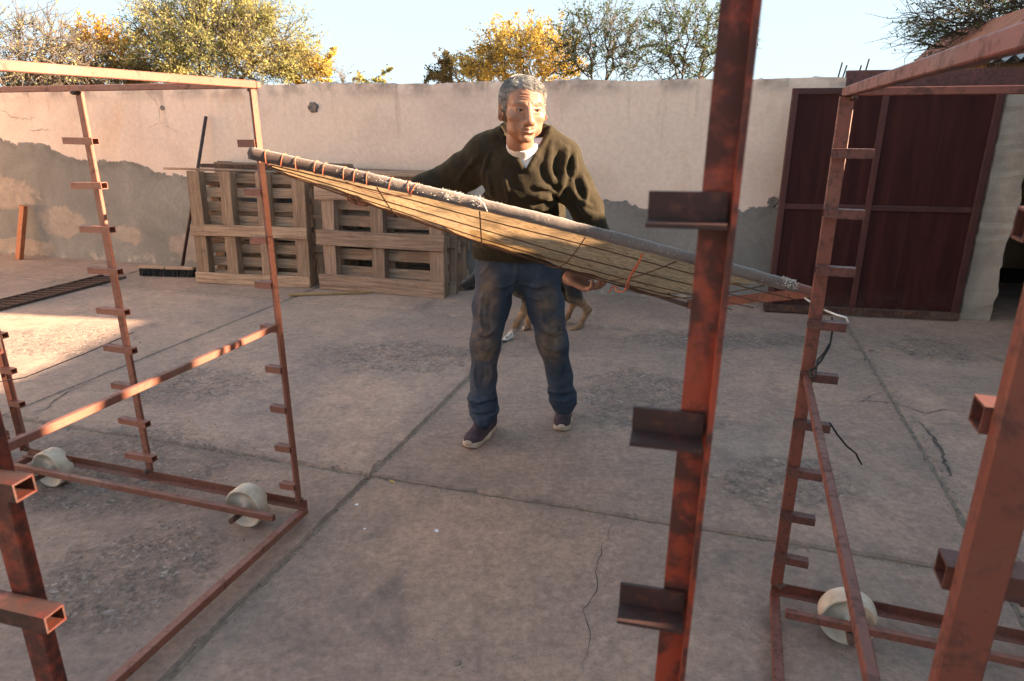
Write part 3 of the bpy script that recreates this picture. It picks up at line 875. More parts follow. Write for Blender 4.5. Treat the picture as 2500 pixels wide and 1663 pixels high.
def rack(label, loc, rz, sgn, W, D, mid, ztop, levels, mat, mat_near=None, edge='L', post=(0.029, 0.014), near_posts=True, far_mid=True, zbrace=0.81, wheels=(0.19, 1.19), angle_brackets=False, top_w=0.020, mat_top=None, tube=0.026, angle=0.027, tilt=0.0, group="red steel drying racks"):
    root = tag(empty("drying_rack", (loc[0], loc[1], 0), rz), label, "rack", group)
    root.rotation_euler = (0, tilt, rz)
    mt = mat_top or mat
    zf = 0.088
    def post_L(x, y, flip, face):
        # corner post of angle iron; face=-1 keeps the open side towards -y
        b = MB().profile([(px, py * 1) for px, py in L_poly(angle, angle, 0.0035, flip)], (x, y, zf), (x, y, ztop), WX, WY * face)
        return b.build("post", mat, root)
    def post_box(x, y, w, d):
        return MB().profile(box_poly(w, d), (x, y, zf), (x, y, ztop), WX, WY).build("post", mat, root, bevel=0.0018)
    spots = []
    for y, near in ((0.0, False), (-D, True)):
        for x, kind in ((0.0, 'e'), (sgn * mid, 'm'), (sgn * W, 'o')):
            spots.append((x, y, kind, near))
    me_cache = {}
    for x, y, kind, near in spots:
        inner = -1 if not near else 1
        if kind == 'm':
            post_box(x, y + 0.012 * -inner, post[0], post[1])
        elif edge == 'L':
            out = 1 if (x > -0.1) == (sgn < 0) else -1
            post_L(x, y, out, 1 if not near else -1)
        else:
            post_box(x, y, 0.035, 0.018)
        for z in levels:
            if kind == 'm':
                x0, x1 = -0.085, 0.060
                yy = 0.012 * -inner + inner * (post[1] / 2 + 0.0145)
            elif edge == 'L':
                out = 1 if (x > -0.1) == (sgn < 0) else -1
                x0, x1 = (-0.072, -0.006) if out > 0 else (0.006, 0.072)
                yy = inner * 0.0175
            else:
                x0, x1 = (-0.019, 0.078) if (x < .1) == (sgn > 0) else (-0.078, 0.019)
                if near: x0 -= 0.004
                yy = inner * (0.0095 + 0.0145)
            if angle_brackets and kind != 'm':
                key = ('a', x0, x1)
                if key not in me_cache:
                    me_cache[key] = MB().profile([(0.012, 0.0105), (0.009, 0.0105), (0.009, -0.0075), (-0.012, -0.0075), (-0.012, -0.0105), (0.012, -0.0105)], (x0 * .78, 0, 0), (x1, 0, 0), WY, WZ).mesh("bracket")
            else:
                key = ('t', x0, x1)
                if key not in me_cache:
                    me_cache[key] = MB().hollow((x0, 0, 0), (x1, 0, 0), WY, WZ, tube * 1.1, tube * .92, 0.0022).mesh("bracket")
            me = me_cache[key]
            if not me.materials: me.materials.append(mat_near or mat)
            b = bpy.data.objects.new("bracket", me); link(b, root)
            b.location = (x, y + yy, z + float(rng.normal(0, 0.0015)))
            b.rotation_euler = (0, float(rng.normal(0, 0.012)), float(rng.normal(0, 0.015)))
    # weld beads where posts meet the frame
    for x, y, kind, near in spots:
        for z in (zf + 0.004, ztop - 0.004):
            b = bpy.data.objects.new("weld_bead", ME_weld); link(b, root)
            b.location = (x - (0.012 if kind != 'm' else 0.0) * (1 if sgn < 0 else -1) * (1 if x == 0 else -1), y - 0.004, z); b.rotation_euler = (0, 0, float(rng.uniform(0, 3)))
    xa, xb = (-W, 0.0) if sgn < 0 else (0.0, W)
    # top frame
    for y in (0.0, -D):
        MB().box(xa - 0.012, xb + 0.012, y - 0.010, y + 0.010, ztop + 0.001, ztop + 0.021).build("top_rail", mt, root, bevel=0.002)
    for x in (0.0, sgn * W):
        MB().box(x - top_w / 2, x + top_w / 2, -D + 0.0105, -0.0105, ztop + 0.0, ztop + 0.023).build("top_rail", mt, root, bevel=0.002)
    # side braces half way up
    for x in (0.0, sgn * W):
        off = -0.017 * sgn * (1 if x == 0 else -1) * 0
        MB().box(x - 0.012, x + 0.005, -D + 0.0285, -0.0285, zbrace - 0.011, zbrace + 0.010).build("side_brace", mat, root, bevel=0.002)
    # bottom frame
    ang = [(0.0, 0.0), (0.030, 0.0), (0.030, 0.030), (0.0265, 0.030), (0.0265, 0.0035), (0.0, 0.0035)]
    for y0, y1 in ((0.0, -0.145), (-D, -D + 0.145)):
        s_ = 1 if y0 == 0 else -1
        MB().profile(ang, (xa - .012, y0 - 0.015 * s_, zf - 0.032), (xb + .012, y0 - 0.015 * s_, zf - 0.032), WY * s_, WZ).build("bottom_rail", mat, root)
        MB().box(xa + .02, xb - .02, y1 - 0.010, y1 + 0.010, zf - 0.004, zf + 0.022).build("wheel_rail", mat, root, bevel=0.002)
        for wx in wheels:
            w = bpy.data.objects.new("wheel", ME_wheel); link(w, root)
            w.location = (sgn * wx, (y0 + y1) / 2 - 0.006 * s_, 0.081); w.rotation_euler = (0, float(rng.uniform(0, 6.28)), 0)
            MB().tube([(sgn * wx, y0, 0.081 - .012), (sgn * wx, y1 - 0.035 * s_, 0.081 - .012)], 0.011, 10).build("axle", M_rust, root)
    for x in (0.0, sgn * W):
        MB().box(x - 0.014, x + 0.014, -D - 0.0, 0.0145, zf - 0.062, zf - 0.034).build("bottom_rail", mat, root, bevel=0.002)
    return root

lev = [1.432 - 0.1585 * i for i in range(9)]
M_bracket_right = mat_metal("bracket_brown", (0.085, 0.024, 0.017), (0.13, 0.038, 0.025), (0.045, 0.018, 0.013), 0.5, 0.5, dust=0.2)
rack("red drying rack at left whose top beam and right side catch the sun", (-0.822, 2.304), R(-17.6), -1, 1.45, 1.40, 0.755, 1.600, lev, M_red_tan)
rack("red drying rack at right in front of the maroon gate", (0.848, 1.807), R(-18.7), 1, 1.45, 1.40, 0.72, 1.560, [1.423 - 0.1525 * i for i in range(9)], M_red, mat_near=M_bracket_right, edge='B', post=(0.038, 0.019), wheels=(0.2, 1.2))
rack("nearest red drying rack, its rusty post cutting the picture from top to bottom", (0.132, 0.449), R(-14.2), -1, 1.40, 1.40, 0.712, 1.640, [1.446 - 0.1545 * i for i in range(9)], M_red_near, mat_near=M_bracket_near, tilt=R(0.6), angle_brackets=True, post=(0.031, 0.016), tube=0.022, angle=0.0225)
rack("red drying rack at the far left edge, behind the sunlit one", (-2.44, 2.93), R(-19), -1, 1.40, 1.40, 0.72, 1.600, lev, M_red_tan)

# ------------------------------------------------------------------ the tray in the man's hands
TL, TFL, TR, TFR = at(612, 374, 2.15), at(655, 402, 2.78), at(2010, 720, 2.02), at(1692, 750, 2.62)
tray = tag(empty("drying_tray", TL), "long drying tray of wire and straw coloured mesh, tilted in the man's hands", "tray")
def tp(s, t, sag=0.0, lift=0.0):
    """point on the tray: s along its length, t across from the near edge"""
    a = TL.lerp(TR, s); b = TFL.lerp(TFR, s)
    p = a.lerp(b, t)
    bow = 0.018 * math.sin(math.pi * s) * (1 - t)
    sg = sag * math.sin(math.pi * min(max(t, 0), 1)) * (0.35 + 0.65 * math.sin(math.pi * min(max(s, 0), 1)))
    return p + Vector((0, 0, bow - sg + lift)) - TL

def mat_cloth_wrap():
    k = NT("wrapped_sacking")
    x = k.sep(k.co)[0]
    col = k.ramp(k.noise(7, 6, 0.65), [(0.3, (0.11, 0.085, 0.075)), (0.6, (0.19, 0.15, 0.13)), (0.8, (0.27, 0.225, 0.20))])
    rag = k.math('ADD', x, k.math('MULTIPLY', k.noise(14, 5), 0.10))
    dark = k.step(rag, 0.46, 0.40)
    col = k.mix(k.math('MULTIPLY', dark, 0.8), col, k.ramp(k.noise(20, 5, 0.7), [(0.35, (0.045, 0.026, 0.022)), (0.65, (0.10, 0.062, 0.05))]))
    bare = k.step(rag, 1.72, 1.735)
    col = k.mix(bare, col, (0.20, 0.085, 0.065))
    orange = k.math('MULTIPLY', k.step(k.noise(10, 4), 0.58, 0.66), k.math('MULTIPLY', k.step(rag, 0.40, 0.45), k.step(rag, 0.8, 0.72)))
    col = k.mix(k.math('MULTIPLY', orange, 0.5), col, (0.42, 0.15, 0.07))
    weave = k.n("ShaderNodeTexWave"); k.l(k.co, weave.inputs["Vector"]); weave.inputs["Scale"].default_value = 120; weave.inputs["Distortion"].default_value = 2.5
    n = k.bump(weave.outputs["Fac"], 0.25, 0.002)
    n = k.bump(k.noise(60, 5, 0.7), 0.6, 0.005, n)
    return k.done(col, 0.95, n, spec=0.15, **{"Sheen Weight": 0.25})
M_wrap = mat_cloth_wrap()

def mat_mesh():
    k = NT("straw_mesh")
    x, y, z = k.sep(k.co)
    col = k.ramp(k.noise(3.5, 5, 0.6, 0.5), [(0.3, (0.24, 0.155, 0.088)), (0.55, (0.36, 0.245, 0.145)), (0.75, (0.46, 0.335, 0.21))])
    brown = None
    for c, sc in (((0.74, 0.30, -0.23), (4.2, 3.0, 0)), ((0.86, 0.33, -0.25), (5.5, 3.0, 0))):
        b = k.blob(k.co, c, 0.25, 0.5, sc); brown = b if brown is None else k.math('MAXIMUM', brown, b)
    brown = k.step(k.math('ADD', brown, k.math('MULTIPLY', k.math('SUBTRACT', k.noise(9, 5), 0.5), 0.9)), 0.45, 0.6)
    col = k.mix(k.math('MULTIPLY', brown, 0.75), col, (0.16, 0.095, 0.04))
    fib = k.noise(1.5, 5, 0.75, 0.3, sc3=(2.2, 95, 95))
    col = k.mix(0.85, col, k.ramp(fib, [(0.34, (0.30, 0.27, 0.24)), (0.50, (0.85, 0.83, 0.80)), (0.66, (1.35, 1.34, 1.3))]), 'MULTIPLY')
    n = k.bump(fib, 0.35, 0.002)
    dif = k.n("ShaderNodeBsdfDiffuse"); k.l(col, dif.inputs[0]); k.l(n, dif.inputs["Normal"])
    tr = k.n("ShaderNodeBsdfTranslucent"); k.l(col, tr.inputs[0]); k.l(n, tr.inputs["Normal"])
    ms = k.n("ShaderNodeMixShader"); ms.inputs[0].default_value = 0.55
    k.l(dif.outputs[0], ms.inputs[1]); k.l(tr.outputs[0], ms.inputs[2])
    # open weave: some light slips straight through
    tp_ = k.n("ShaderNodeBsdfTransparent")
    m2 = k.n("ShaderNodeMixShader"); m2.inputs[0].default_value = 0.10
    k.l(ms.outputs[0], m2.inputs[1]); k.l(tp_.outputs[0], m2.inputs[2])
    k.l(m2.outputs[0], k.out.inputs[0])
    return k.m
M_mesh = mat_mesh()
M_string = mat_simple("orange_string", (0.62, 0.13, 0.06), (0.72, 0.20, 0.10), 30, 0.6, 0.1)
M_twine = mat_simple("pale_threads", (0.50, 0.46, 0.40), (0.66, 0.62, 0.56), 30, 0.9, 0.1)
M_wire = mat_simple("rusty_wire", (0.055, 0.028, 0.018), (0.11, 0.05, 0.03), 30, 0.75, 0.1)

def tray_parts():
    r = np.random.default_rng(21)
    # wrapped near tube
    n = 120
    pts = [tp(i / n, 0.0) for i in range(n + 1)]
    V, F, m = [], [], 12
    for i, p in enumerate(pts):
        s = i / n
        t = (pts[min(i + 1, n)] - pts[max(i - 1, 0)]).normalized()
        a = t.cross(WZ).normalized(); b = t.cross(a).normalized()
        base = 0.0175 if s < 0.95 else 0.0145
        base *= (1 + 0.10 * (0.5 + 0.5 * math.sin(s * 40 + math.sin(s * 91)))) if s < .95 else 1
        for k_ in range(m):
            an = 2 * math.pi * (k_ + .5) / m
            sq = 1 / max(abs(math.cos(an)), abs(math.sin(an))) ** 0.45
            V.append(p + (a * math.cos(an) + b * math.sin(an)) * base * sq * (1 + float(r.normal(0, 0.02)) * (s < .95)))
    for i in range(n):
        for k_ in range(m):
            q = (k_ + 1) % m
            F.append((i * m + k_, i * m + q, (i + 1) * m + q, (i + 1) * m + k_))
    F += [tuple(range(m - 1, -1, -1)), tuple(range(n * m, n * m + m))]
    mesh_obj("wrapped_tube", V, F, M_wrap, tray)
    # other frame bars
    MB().tube([tp(0, 0.02), tp(0, 1)], 0.012, 8).build("end_bar", M_red, tray, smooth=True)
    e0, e1 = tp(0.985, 0.03), tp(0.985, 1)
    d = (e1 - e0).normalized(); up = Vector((0, 0, 1)); sidev = d.cross(up).normalized()
    MB().profile([(0.0, -0.016), (0.004, -0.016), (0.004, 0.012), (0.028, 0.012), (0.028, 0.016), (0.0, 0.016)], e0, e1, sidev, sidev.cross(d)).build("end_bar", M_red, tray)
    MB().tube([tp(i / 20, 1.0) for i in range(21)], 0.010, 8).build("far_bar", M_rust, tray, smooth=True)
    # mesh
    ns, nt = 150, 34
    V, F = [], []
    for i in range(ns + 1):
        for j in range(nt + 1):
            s, t = i / ns * 0.87 + 0.02, j / nt * 0.985 + 0.01
            fray = 0.0
            if i == ns: s += float(r.uniform(-0.02, 0.02))
            wob = 0.006 * math.sin(s * 31 + t * 4) * math.sin(math.pi * t) + 0.004 * math.sin(s * 11 + t * 17) + 0.004 * math.sin(s * 67 + t * 9)
            wob += 0.010 * math.sin(s * 5.3 + 1.2) * math.sin(math.pi * t) + 0.003 * math.sin(t * 60 + s * 3)
            V.append(tp(s, t, 0.050, wob))
    for i in range(ns):
        for j in range(nt):
            q = i * (nt + 1) + j
            F.append((q, q + nt + 1, q + nt + 2, q + 1))
    mesh_obj("mesh_panel", V, F, M_mesh, tray)
    for t in (0.10, 0.25, 0.41, 0.57, 0.73, 0.88):
        P = [tp(0.03 + 0.955 * i / 50, t + 0.006 * math.sin(i * .3 + t * 20), 0.052, -0.016 + 0.010 * math.sin((0.03 + 0.955 * i / 50) * 5.3 + 1.2) * math.sin(math.pi * t)) for i in range(51)]
        MB().tube(P, 0.0021, 6).build("long_wire", M_wire, tray, smooth=True)
    for s, sk in ((0.22, 0.10), (0.40, 0.10), (0.585, 0.055), (0.745, -0.05), (0.90, -0.06)):
        P = [tp(s + sk * i / 14, 0.01 + 0.98 * i / 14, 0.052, -0.020 + 0.010 * math.sin((s + sk * i / 14) * 5.3 + 1.2) * math.sin(math.pi * i / 14)) for i in range(15)]
        MB().tube(P, 0.0022, 6).build("cross_wire", M_wire, tray, smooth=True)
    # orange lashings near the left end
    def loop(s, tilt=0.0):
        p = tp(s, 0.0); t = (tp(s + .01, 0) - tp(s - .01, 0)).normalized()
        a = t.cross(WZ).normalized(); b = t.cross(a).normalized()
        P = []
        for k_ in range(17):
            an = 2 * math.pi * k_ / 16
            sq = 1 / max(abs(math.cos(an)), abs(math.sin(an))) ** 0.45
            P.append(p + (a * math.cos(an) + b * math.sin(an)) * 0.0200 * sq + t * tilt * math.sin(an))
        MB().tube(P, 0.0012, 5, caps=False).build("lashing", M_string, tray, smooth=True)
    for s, tl in ((0.030, .004), (0.058, -.002), (0.082, .003), (0.115, 0), (0.130, -.001), (0.165, 0.002), (0.183, 0), (0.205, .003), (0.245, -.002), (0.277, .004), (0.285, -.008)):
        loop(s, tl)
    P = [tp(0.165 + 0.115 * i / 12, 0.015 + 0.02 * math.sin(i * .4), 0, -0.024 - 0.012 * math.sin(i / 12 * math.pi)) for i in range(13)]
    MB().tube(P, 0.0014, 5).build("string_end", M_string, tray, smooth=True)
    # orange string hanging across the underside
    for dx in (0.0, 0.014):
        P = []
        a, b = tp(0.685, 0.02, 0, -0.026), tp(0.80, 0.96, 0, -0.032)
        for i in range(15):
            q = i / 14
            P.append(a.lerp(b, q) + Vector((0.006 * math.sin(q * 15 + dx * 90), -0.004, -0.062 * math.sin(math.pi * q) + 0.004 * math.sin(q * 9))) + (b - a).cross(WZ).normalized() * dx * q * q)
        P.append(P[-1] + Vector((-0.01 - dx, -0.004, -0.026)))
        MB().tube(P, 0.0024, 5).build("string_end", M_string, tray, smooth=True)
    # frayed cloth edges
    def fray(s0, s1, n, ln, mat):
        b = MB()
        for _ in range(n):
            s = float(r.uniform(s0, s1)); an = float(r.uniform(-0.4, 2.3))
            p = tp(s, 0) + Vector((0, -0.019 * math.cos(an), 0.019 * math.sin(an)))
            d1 = Vector((float(r.normal(0, 1)), -abs(float(r.normal(0, .6))), abs(float(r.normal(.6, .6))))).normalized() * ln * float(r.uniform(.4, 1.2))
            d2 = d1 * 0.7 + Vector((float(r.normal(0, .6)), float(r.normal(0, .4)), -0.6)) * ln * 0.5
            b.tube([p, p + d1 * .6, p + d1 * .8 + d2 * .5], [0.0008, 0.0006, 0.0003], 4, caps=False)
        o = b.build("frayed_threads", mat, tray); o["kind"] = "stuff"
    fray(0.335, 0.372, 110, 0.007, M_twine)
    fray(0.385, 0.405, 60, 0.011, M_twine)
    fray(0.15, 0.36, 120, 0.004, M_twine)
    fray(0.42, 0.92, 130, 0.003, M_twine)
    fray(0.925, 0.952, 120, 0.008, M_twine)
    P = [tp(0.385, 0, 0, 0.005), tp(0.392, -.03, 0, 0.012), tp(0.402, -.045, 0, 0.002), tp(0.408, -.045, 0, -0.022)]
    MB().tube(P, 0.0016, 5).build("loose_thread", M_twine, tray, smooth=True)
tray_parts()
# ------------------------------------------------------------------ pallets
_plank_cache = {}
def plank(parent, name, x0, x1, y0, y1, z0, z1, mat, jit=0.003):
    r = rng
    # board modelled about its own centre, edges eased and slightly out of true
    hx, hy, hz = (x1 - x0) / 2, (y1 - y0) / 2, (z1 - z0) / 2
    me = MB().box(-hx, hx, -hy, hy, -hz, hz).mesh(name)
    bm = bmesh.new(); bm.from_mesh(me)
    ax = 0 if hx >= hz else 2
    bmesh.ops.subdivide_edges(bm, edges=[e for e in bm.edges if abs((e.verts[0].co - e.verts[1].co)[ax]) > 0.3], cuts=5, use_grid_fill=True)
    ph = float(r.uniform(0, 6))
    for v in bm.verts:
        q = v.co[ax] * 5
        v.co[2 - ax] += 0.0028 * math.sin(q + ph) * (1 if v.co[2 - ax] > 0 else .6) + float(r.normal(0, 0.0010))
        v.co[1] += 0.0022 * math.sin(q * .7 + ph) + float(r.normal(0, 0.0007))
        if abs(abs(v.co[ax]) - max(hx, hz)) < 1e-4: v.co[ax] += float(r.normal(0, 0.003))
    bmesh.ops.bevel(bm, geom=[e for e in bm.edges if e.calc_face_angle(0) > 1.0], offset=0.0028, segments=1, affect='EDGES')
    bm.to_mesh(me); bm.free()
    me.materials.append(mat)
    o = link(bpy.data.objects.new(name, me), parent)
    o.location = ((x0 + x1) / 2, (y0 + y1) / 2, (z0 + z1) / 2)
    o.rotation_euler = (0, float(r.normal(0, jit)), 0)
    return o

def pallet(label, loc, rz, lean, W, H, front, uprights, back, mh, mv, group="wooden pallets leaning on the wall", depth=0.10, up_w=0.10):
    """standing pallet: boards on its face, uprights, boards behind. local: x along face, y back, z up"""
    root = tag(empty("wooden_pallet", loc, rz, -lean), label, "pallet", group)
    for z, h in front:
        plank(root, "face_board", 0, W, 0.0, 0.022, z, z + h, mh)
    for x, w in uprights:
        plank(root, "upright", x, x + w, 0.024, 0.024 + depth, 0.004, H, mv)
    for z, h in back:
        plank(root, "back_board", 0.0, W, 0.026 + depth, 0.046 + depth, z, z + h, mh)
    # nail heads
    for z, h in front:
        for x, w in uprights:
            for q in (.3, .7):
                MB().tube([(x + w * q, 0.001, z + h * .5), (x + w * q, -0.0015, z + h * .5)], 0.004, 6).build("nail", M_wire, root)
    return root

pa = gnd(478, 691); pb = gnd(757, 703)
angA = math.atan2(pb.y - pa.y, pb.x - pa.x); WAa = (pb - pa).length
nA = Vector((-math.sin(angA), math.cos(angA), 0))
pallet("pale pallet at the front of the left stack, four uprights and two face boards", pa, angA, R(4), WAa, 1.06,
       [(0.0, 0.105), (0.46, 0.105)], [(0.01, 0.125), (0.335, 0.115), (0.70, 0.11), (WAa - 0.135, 0.13)],
       [(0.03 + 0.132 * i, 0.088) for i in range(8)], M_wood, M_wood_v, depth=0.095)
pallet("second pallet of the left stack, hidden but for its right edge", pa + nA * 0.19 + Vector((math.cos(angA), math.sin(angA), 0)) * 0.08, angA, R(4), WAa, 1.02,
       [(0.0, 0.09), (0.3, 0.09), (0.62, 0.09), (0.92, 0.09)], [(0.02, 0.10), (0.54, 0.10), (WAa - 0.12, 0.10)],
       [(0.02 + 0.2 * i, 0.11) for i in range(5)], M_wood, M_wood_v, depth=0.09)
pallet("rear pallet of the left stack, its top boards showing above the others", pa + nA * 0.40 + Vector((math.cos(angA), math.sin(angA), 0)) * 0.05, angA + .01, R(4), WAa + .35, 1.13,
       [(0.1, 0.09), (0.55, 0.09), (1.02, 0.10)], [(0.02, 0.12), (0.6, 0.1), (WAa + .2, 0.12)],
       [(0.1, 0.1), (0.6, 0.1), (1.0, 0.1)], M_wood_grey, M_wood_grey_v, depth=0.08)
qa = gnd(780, 706); qb = gnd(1085, 729)
angB = math.atan2(qb.y - qa.y, qb.x - qa.x); WBb = (qb - qa).length
nB = Vector((-math.sin(angB), math.cos(angB), 0)); tB = Vector((math.cos(angB), math.sin(angB), 0))
pallet("grey pallet at the front of the right stack with three wide face boards", qa, angB, R(3), WBb, 1.0,
       [(0.0, 0.145), (0.415, 0.14), (0.83, 0.13)], [(0.055, 0.125), (0.545, 0.125), (WBb - 0.145, 0.135)],
       [(0.12, 0.10), (0.285, 0.10), (0.435, 0.10), (0.585, 0.10), (0.735, 0.10), (0.885, 0.1)], M_wood_grey, M_wood_grey_v, depth=0.085)
pallet("middle pallet of the right stack, seen by its edge", qa + nB * 0.155 + tB * 0.05, angB, R(3), WBb, 0.98,
       [(0.0, 0.12), (0.42, 0.12), (0.84, 0.12)], [(0.03, 0.1), (0.55, 0.1), (WBb - 0.115, 0.10)],
       [(0.06 + .3 * i, 0.12) for i in range(4)], M_wood_grey, M_wood_grey_v, depth=0.085)
pallet("rear pallet of the right stack, next to the wall", qa + nB * 0.32 + tB * 0.10, angB, R(3), WBb - .02, 0.99,
       [(0.0, 0.10), (0.42, 0.10), (0.88, 0.10)], [(0.03, 0.1), (0.55, 0.1), (WBb - 0.14, 0.10)],
       [(0.06 + .3 * i, 0.12) for i in range(4)], M_wood_grey, M_wood_grey_v, depth=0.07)

# dark bar lying across the pallets, thin rod before it
bar = MB().box(-0.75, 0.78, -0.02, 0.02, -0.018, 0.018).build("steel_bar", M_rust, bevel=.003)
bar.location = (-2.28, 6.60, 1.085); bar.rotation_euler = (0, R(0.6), angA)
tag(bar, "dark steel bar lying along the top of the left pallets", "bar")
p0, p1 = at(400, 411, 6.62), at(760, 424, 6.50)
o = MB().tube([p0, p0.lerp(p1, .5) + Vector((0, 0, .004)), p1], 0.011, 8).build("wooden_stick", M_wood_grey, smooth=True)
tag(o, "thin stick poking out left over the pallet tops", "stick")
o = MB().box(-0.62, 0.62, -0.05, 0.05, -0.015, 0.015).build("loose_board", M_wood_grey, bevel=.003)
o.location = (-0.98, 6.24, 1.045); o.rotation_euler = (R(8), R(0.5), angB)
tag(o, "grey board lying on top of the right pallet stack", "board")
# yellowish plank on the floor
a, b = gnd(707, 722), gnd(906, 716)
d = b - a; L = d.length
o = MB().profile([(0, -.028), (L - .07, -.028), (L, -.005), (L - .02, .024), (0, .02)], (0, 0, 0), (0, 0, 0.018), (1, 0, 0), (0, 1, 0)).build("wooden_plank", mat_wood("new_plank", (0.30, 0.18, 0.085), (0.42, 0.265, 0.13), (0.50, 0.34, 0.18), 0), bevel=.002)
o.location = (a.x, a.y, 0.001); o.rotation_euler = (0, 0, math.atan2(d.y, d.x))
tag(o, "narrow yellowish plank lying on the concrete before the pallets", "plank")

# ------------------------------------------------------------------ broom
broom = tag(empty("push_broom", gnd(345, 672)), "wide push broom leaning head down against the wall left of the pallets", "broom")
bp = broom.location
he = gnd(478, 676); dv = (he - bp); bw = dv.length; ba = math.atan2(dv.y, dv.x)
broom.rotation_euler = (0, 0, ba)
M_broomwood = mat_simple("broom_block", (0.30, 0.19, 0.125), (0.42, 0.28, 0.19), 6, 0.7, 0.2)
M_bristle = mat_simple("black_bristle", (0.006, 0.006, 0.007), (0.02, 0.018, 0.018), 60, 0.8, 0.3)
MB().box(0, bw * .475, -0.03, 0.03, 0.075, 0.105).build("block", M_broomwood, broom, bevel=.006)
MB().box(bw * .485, bw, -0.03, 0.03, 0.073, 0.103).build("block", M_broomwood, broom, bevel=.006)
b = MB()
for i in range(46):
    for j in range(4):
        x = (i + .5) / 46 * bw + rng.normal(0, .002); y = -0.022 + .015 * j
        sp = rng.normal(0, .008, 2)
        b.tube([(x, y, 0.0745), (x + sp[0], y + sp[1] - .004, 0.002)], [0.006, 0.0085], 5)
o = b.build("bristles", M_bristle, broom); o["kind"] = "stuff"
ht, hb = at(503, 284, 7.0), at(445, 651, 6.83)
inv = Matrix.Rotation(-ba, 4, 'Z') @ Matrix.Translation(-bp)
MB().tube([inv @ hb, inv @ ht], 0.0165, 10).build("handle", mat_simple("dark_handle", (0.035, 0.018, 0.016), (0.075, 0.038, 0.03), 12, 0.5, 0.1), broom, smooth=True)

# short red post leaning at the wall's foot, drain grate
a, b_ = gnd(47, 634), at(58, 502, 7.66)
o = MB().profile(box_poly(0.075, 0.05), (0, 0, 0), (0, 0, (b_ - a).length), WX, WY).build("short_post", mat_metal("rust_orange_post", (0.30, 0.085, 0.03), (0.40, 0.13, 0.05), (0.16, 0.06, 0.03), 0.45, .7), bevel=.003)
o.location = a + Vector((0, 0, 0.001)); o.rotation_mode = 'QUATERNION'
o.rotation_quaternion = (b_ - a).to_track_quat('Z', 'Y') @ Euler((0, 0, R(35))).to_quaternion()
tag(o, "short rust orange post leaning against the foot of the wall at far left", "post")
grate = tag(empty("drain_grate", yard(-4.42, -0.2), YA), "long rusty barred drain grate set in the floor at left", "grate")
GL = 3.05
MB().box(-0.155, -0.135, 0, GL, -0.01, 0.022).build("side_bar", M_rust, grate, bevel=.002)
MB().box(0.135, 0.155, 0, GL, -0.01, 0.022).build("side_bar", M_rust, grate, bevel=.002)
me = MB().box(-0.134, 0.134, -0.014, 0.014, -0.004, 0.016).mesh("bar"); me.materials.append(M_rust)
for i in range(int(GL / 0.085)):
    o = link(bpy.data.objects.new("bar", me), grate); o.location = (0, 0.05 + i * 0.085, 0.0); o.rotation_euler = (0, 0, R(12))
M_pit = mat_simple("pit_shade", (0.012, 0.010, 0.009), (0.025, 0.02, 0.018), 10, 0.9, 0.1)
MB().box(-0.134, 0.134, 0, GL, 0.0015, 0.0035).build("pit_shade_sheet", M_pit, grate)  # flat dark sheet under the bars, painted as the drain's shade

# ------------------------------------------------------------------ wires, leaf, paint flecks
def wire(name, pts, r, mat, label, cat="wire"):
    o = MB().tube(pts, r, 6).build(name, mat, smooth=True)
    return tag(o, label, cat)
wire("thin_wire", [at(-20, 935, 2.60), at(60, 922, 2.58), at(140, 890, 2.58), at(220, 858, 2.57), at(325, 812, 2.55)], 0.0022, M_string if False else M_rust, "thin wire stretched from the left edge to the rack's middle post")
M_blk = mat_simple("black_wire", (0.006, 0.006, 0.006), (0.015, 0.014, 0.013), 20, 0.5, 0.1)
wire("black_wire", [at(2031, 775, 1.80), at(2033, 800, 1.785), at(2026, 845, 1.775), at(2005, 880, 1.77), at(1988, 900, 1.765), at(1976, 905, 1.76), at(1979, 925, 1.745), at(1990, 918, 1.735), at(1996, 880, 1.765), at(2015, 858, 1.77), at(2024, 840, 1.78)], 0.003, M_blk, "black wire wound round the post of the right drying rack")
wire("dangling_cord", [at(2026, 1033, 1.74), at(2045, 1062, 1.75), at(2068, 1090, 1.76), at(2090, 1108, 1.77), at(2098, 1125, 1.775), at(2104, 1134, 1.78)], 0.0028, M_blk, "loose dark cord end hanging from the right rack's bracket", "cord")
wire("pale_cord", [at(1965, 728, 1.98), at(1985, 742, 1.9), at(2012, 757, 1.80), at(2040, 768, 1.755), at(2066, 775, 1.745), at(2071, 788, 1.742)], 0.0028, M_twine, "pale cord tying the tray's end to the right rack's bracket")
lf = gnd(958, 1178)
V = [(0, -.017, 0.002), (.008, -.004, .006), (.006, .010, .004), (0, .019, .008), (-.007, .008, .003), (-.007, -.006, .007)]
o = mesh_obj("fallen_leaf", V, [(0, 1, 2, 3), (0, 3, 4, 5)], mat_simple("yellow_leaf", (0.42, 0.27, 0.06), (0.55, 0.38, 0.10), 60, 0.6, 0.1))
o.location = (lf.x, lf.y, 0.0); o.rotation_euler = (0, 0, 0.9)
tag(o, "small yellow leaf lying in the floor joint near the man's foot", "leaf")
M_white = mat_simple("white_paint", (0.62, 0.63, 0.66), (0.75, 0.75, 0.77), 40, 0.7, 0.1)
for u, v, s, sd_ in ((1065, 1296, .013, 1), (871, 1233, .010, 2), (891, 1292, .007, 3)):
    q = np.random.default_rng(sd_); c = gnd(u, v)
    n = 14
    V = [(0, 0, 0)] + [(math.cos(i * 6.283 / n) * s * q.uniform(.25, 1.25), math.sin(i * 6.283 / n) * s * q.uniform(.25, 1.25), 0) for i in range(n)]
    o = mesh_obj("paint_fleck", V, [(0, 1 + i, 1 + (i + 1) % n) for i in range(n)], M_white, floor)
    o.location = (c.x, c.y, 0.003)
st = gnd(1117, 1620)
V, F = [], []
bm = bmesh.new(); bmesh.ops.create_icosphere(bm, subdivisions=2, radius=0.011)
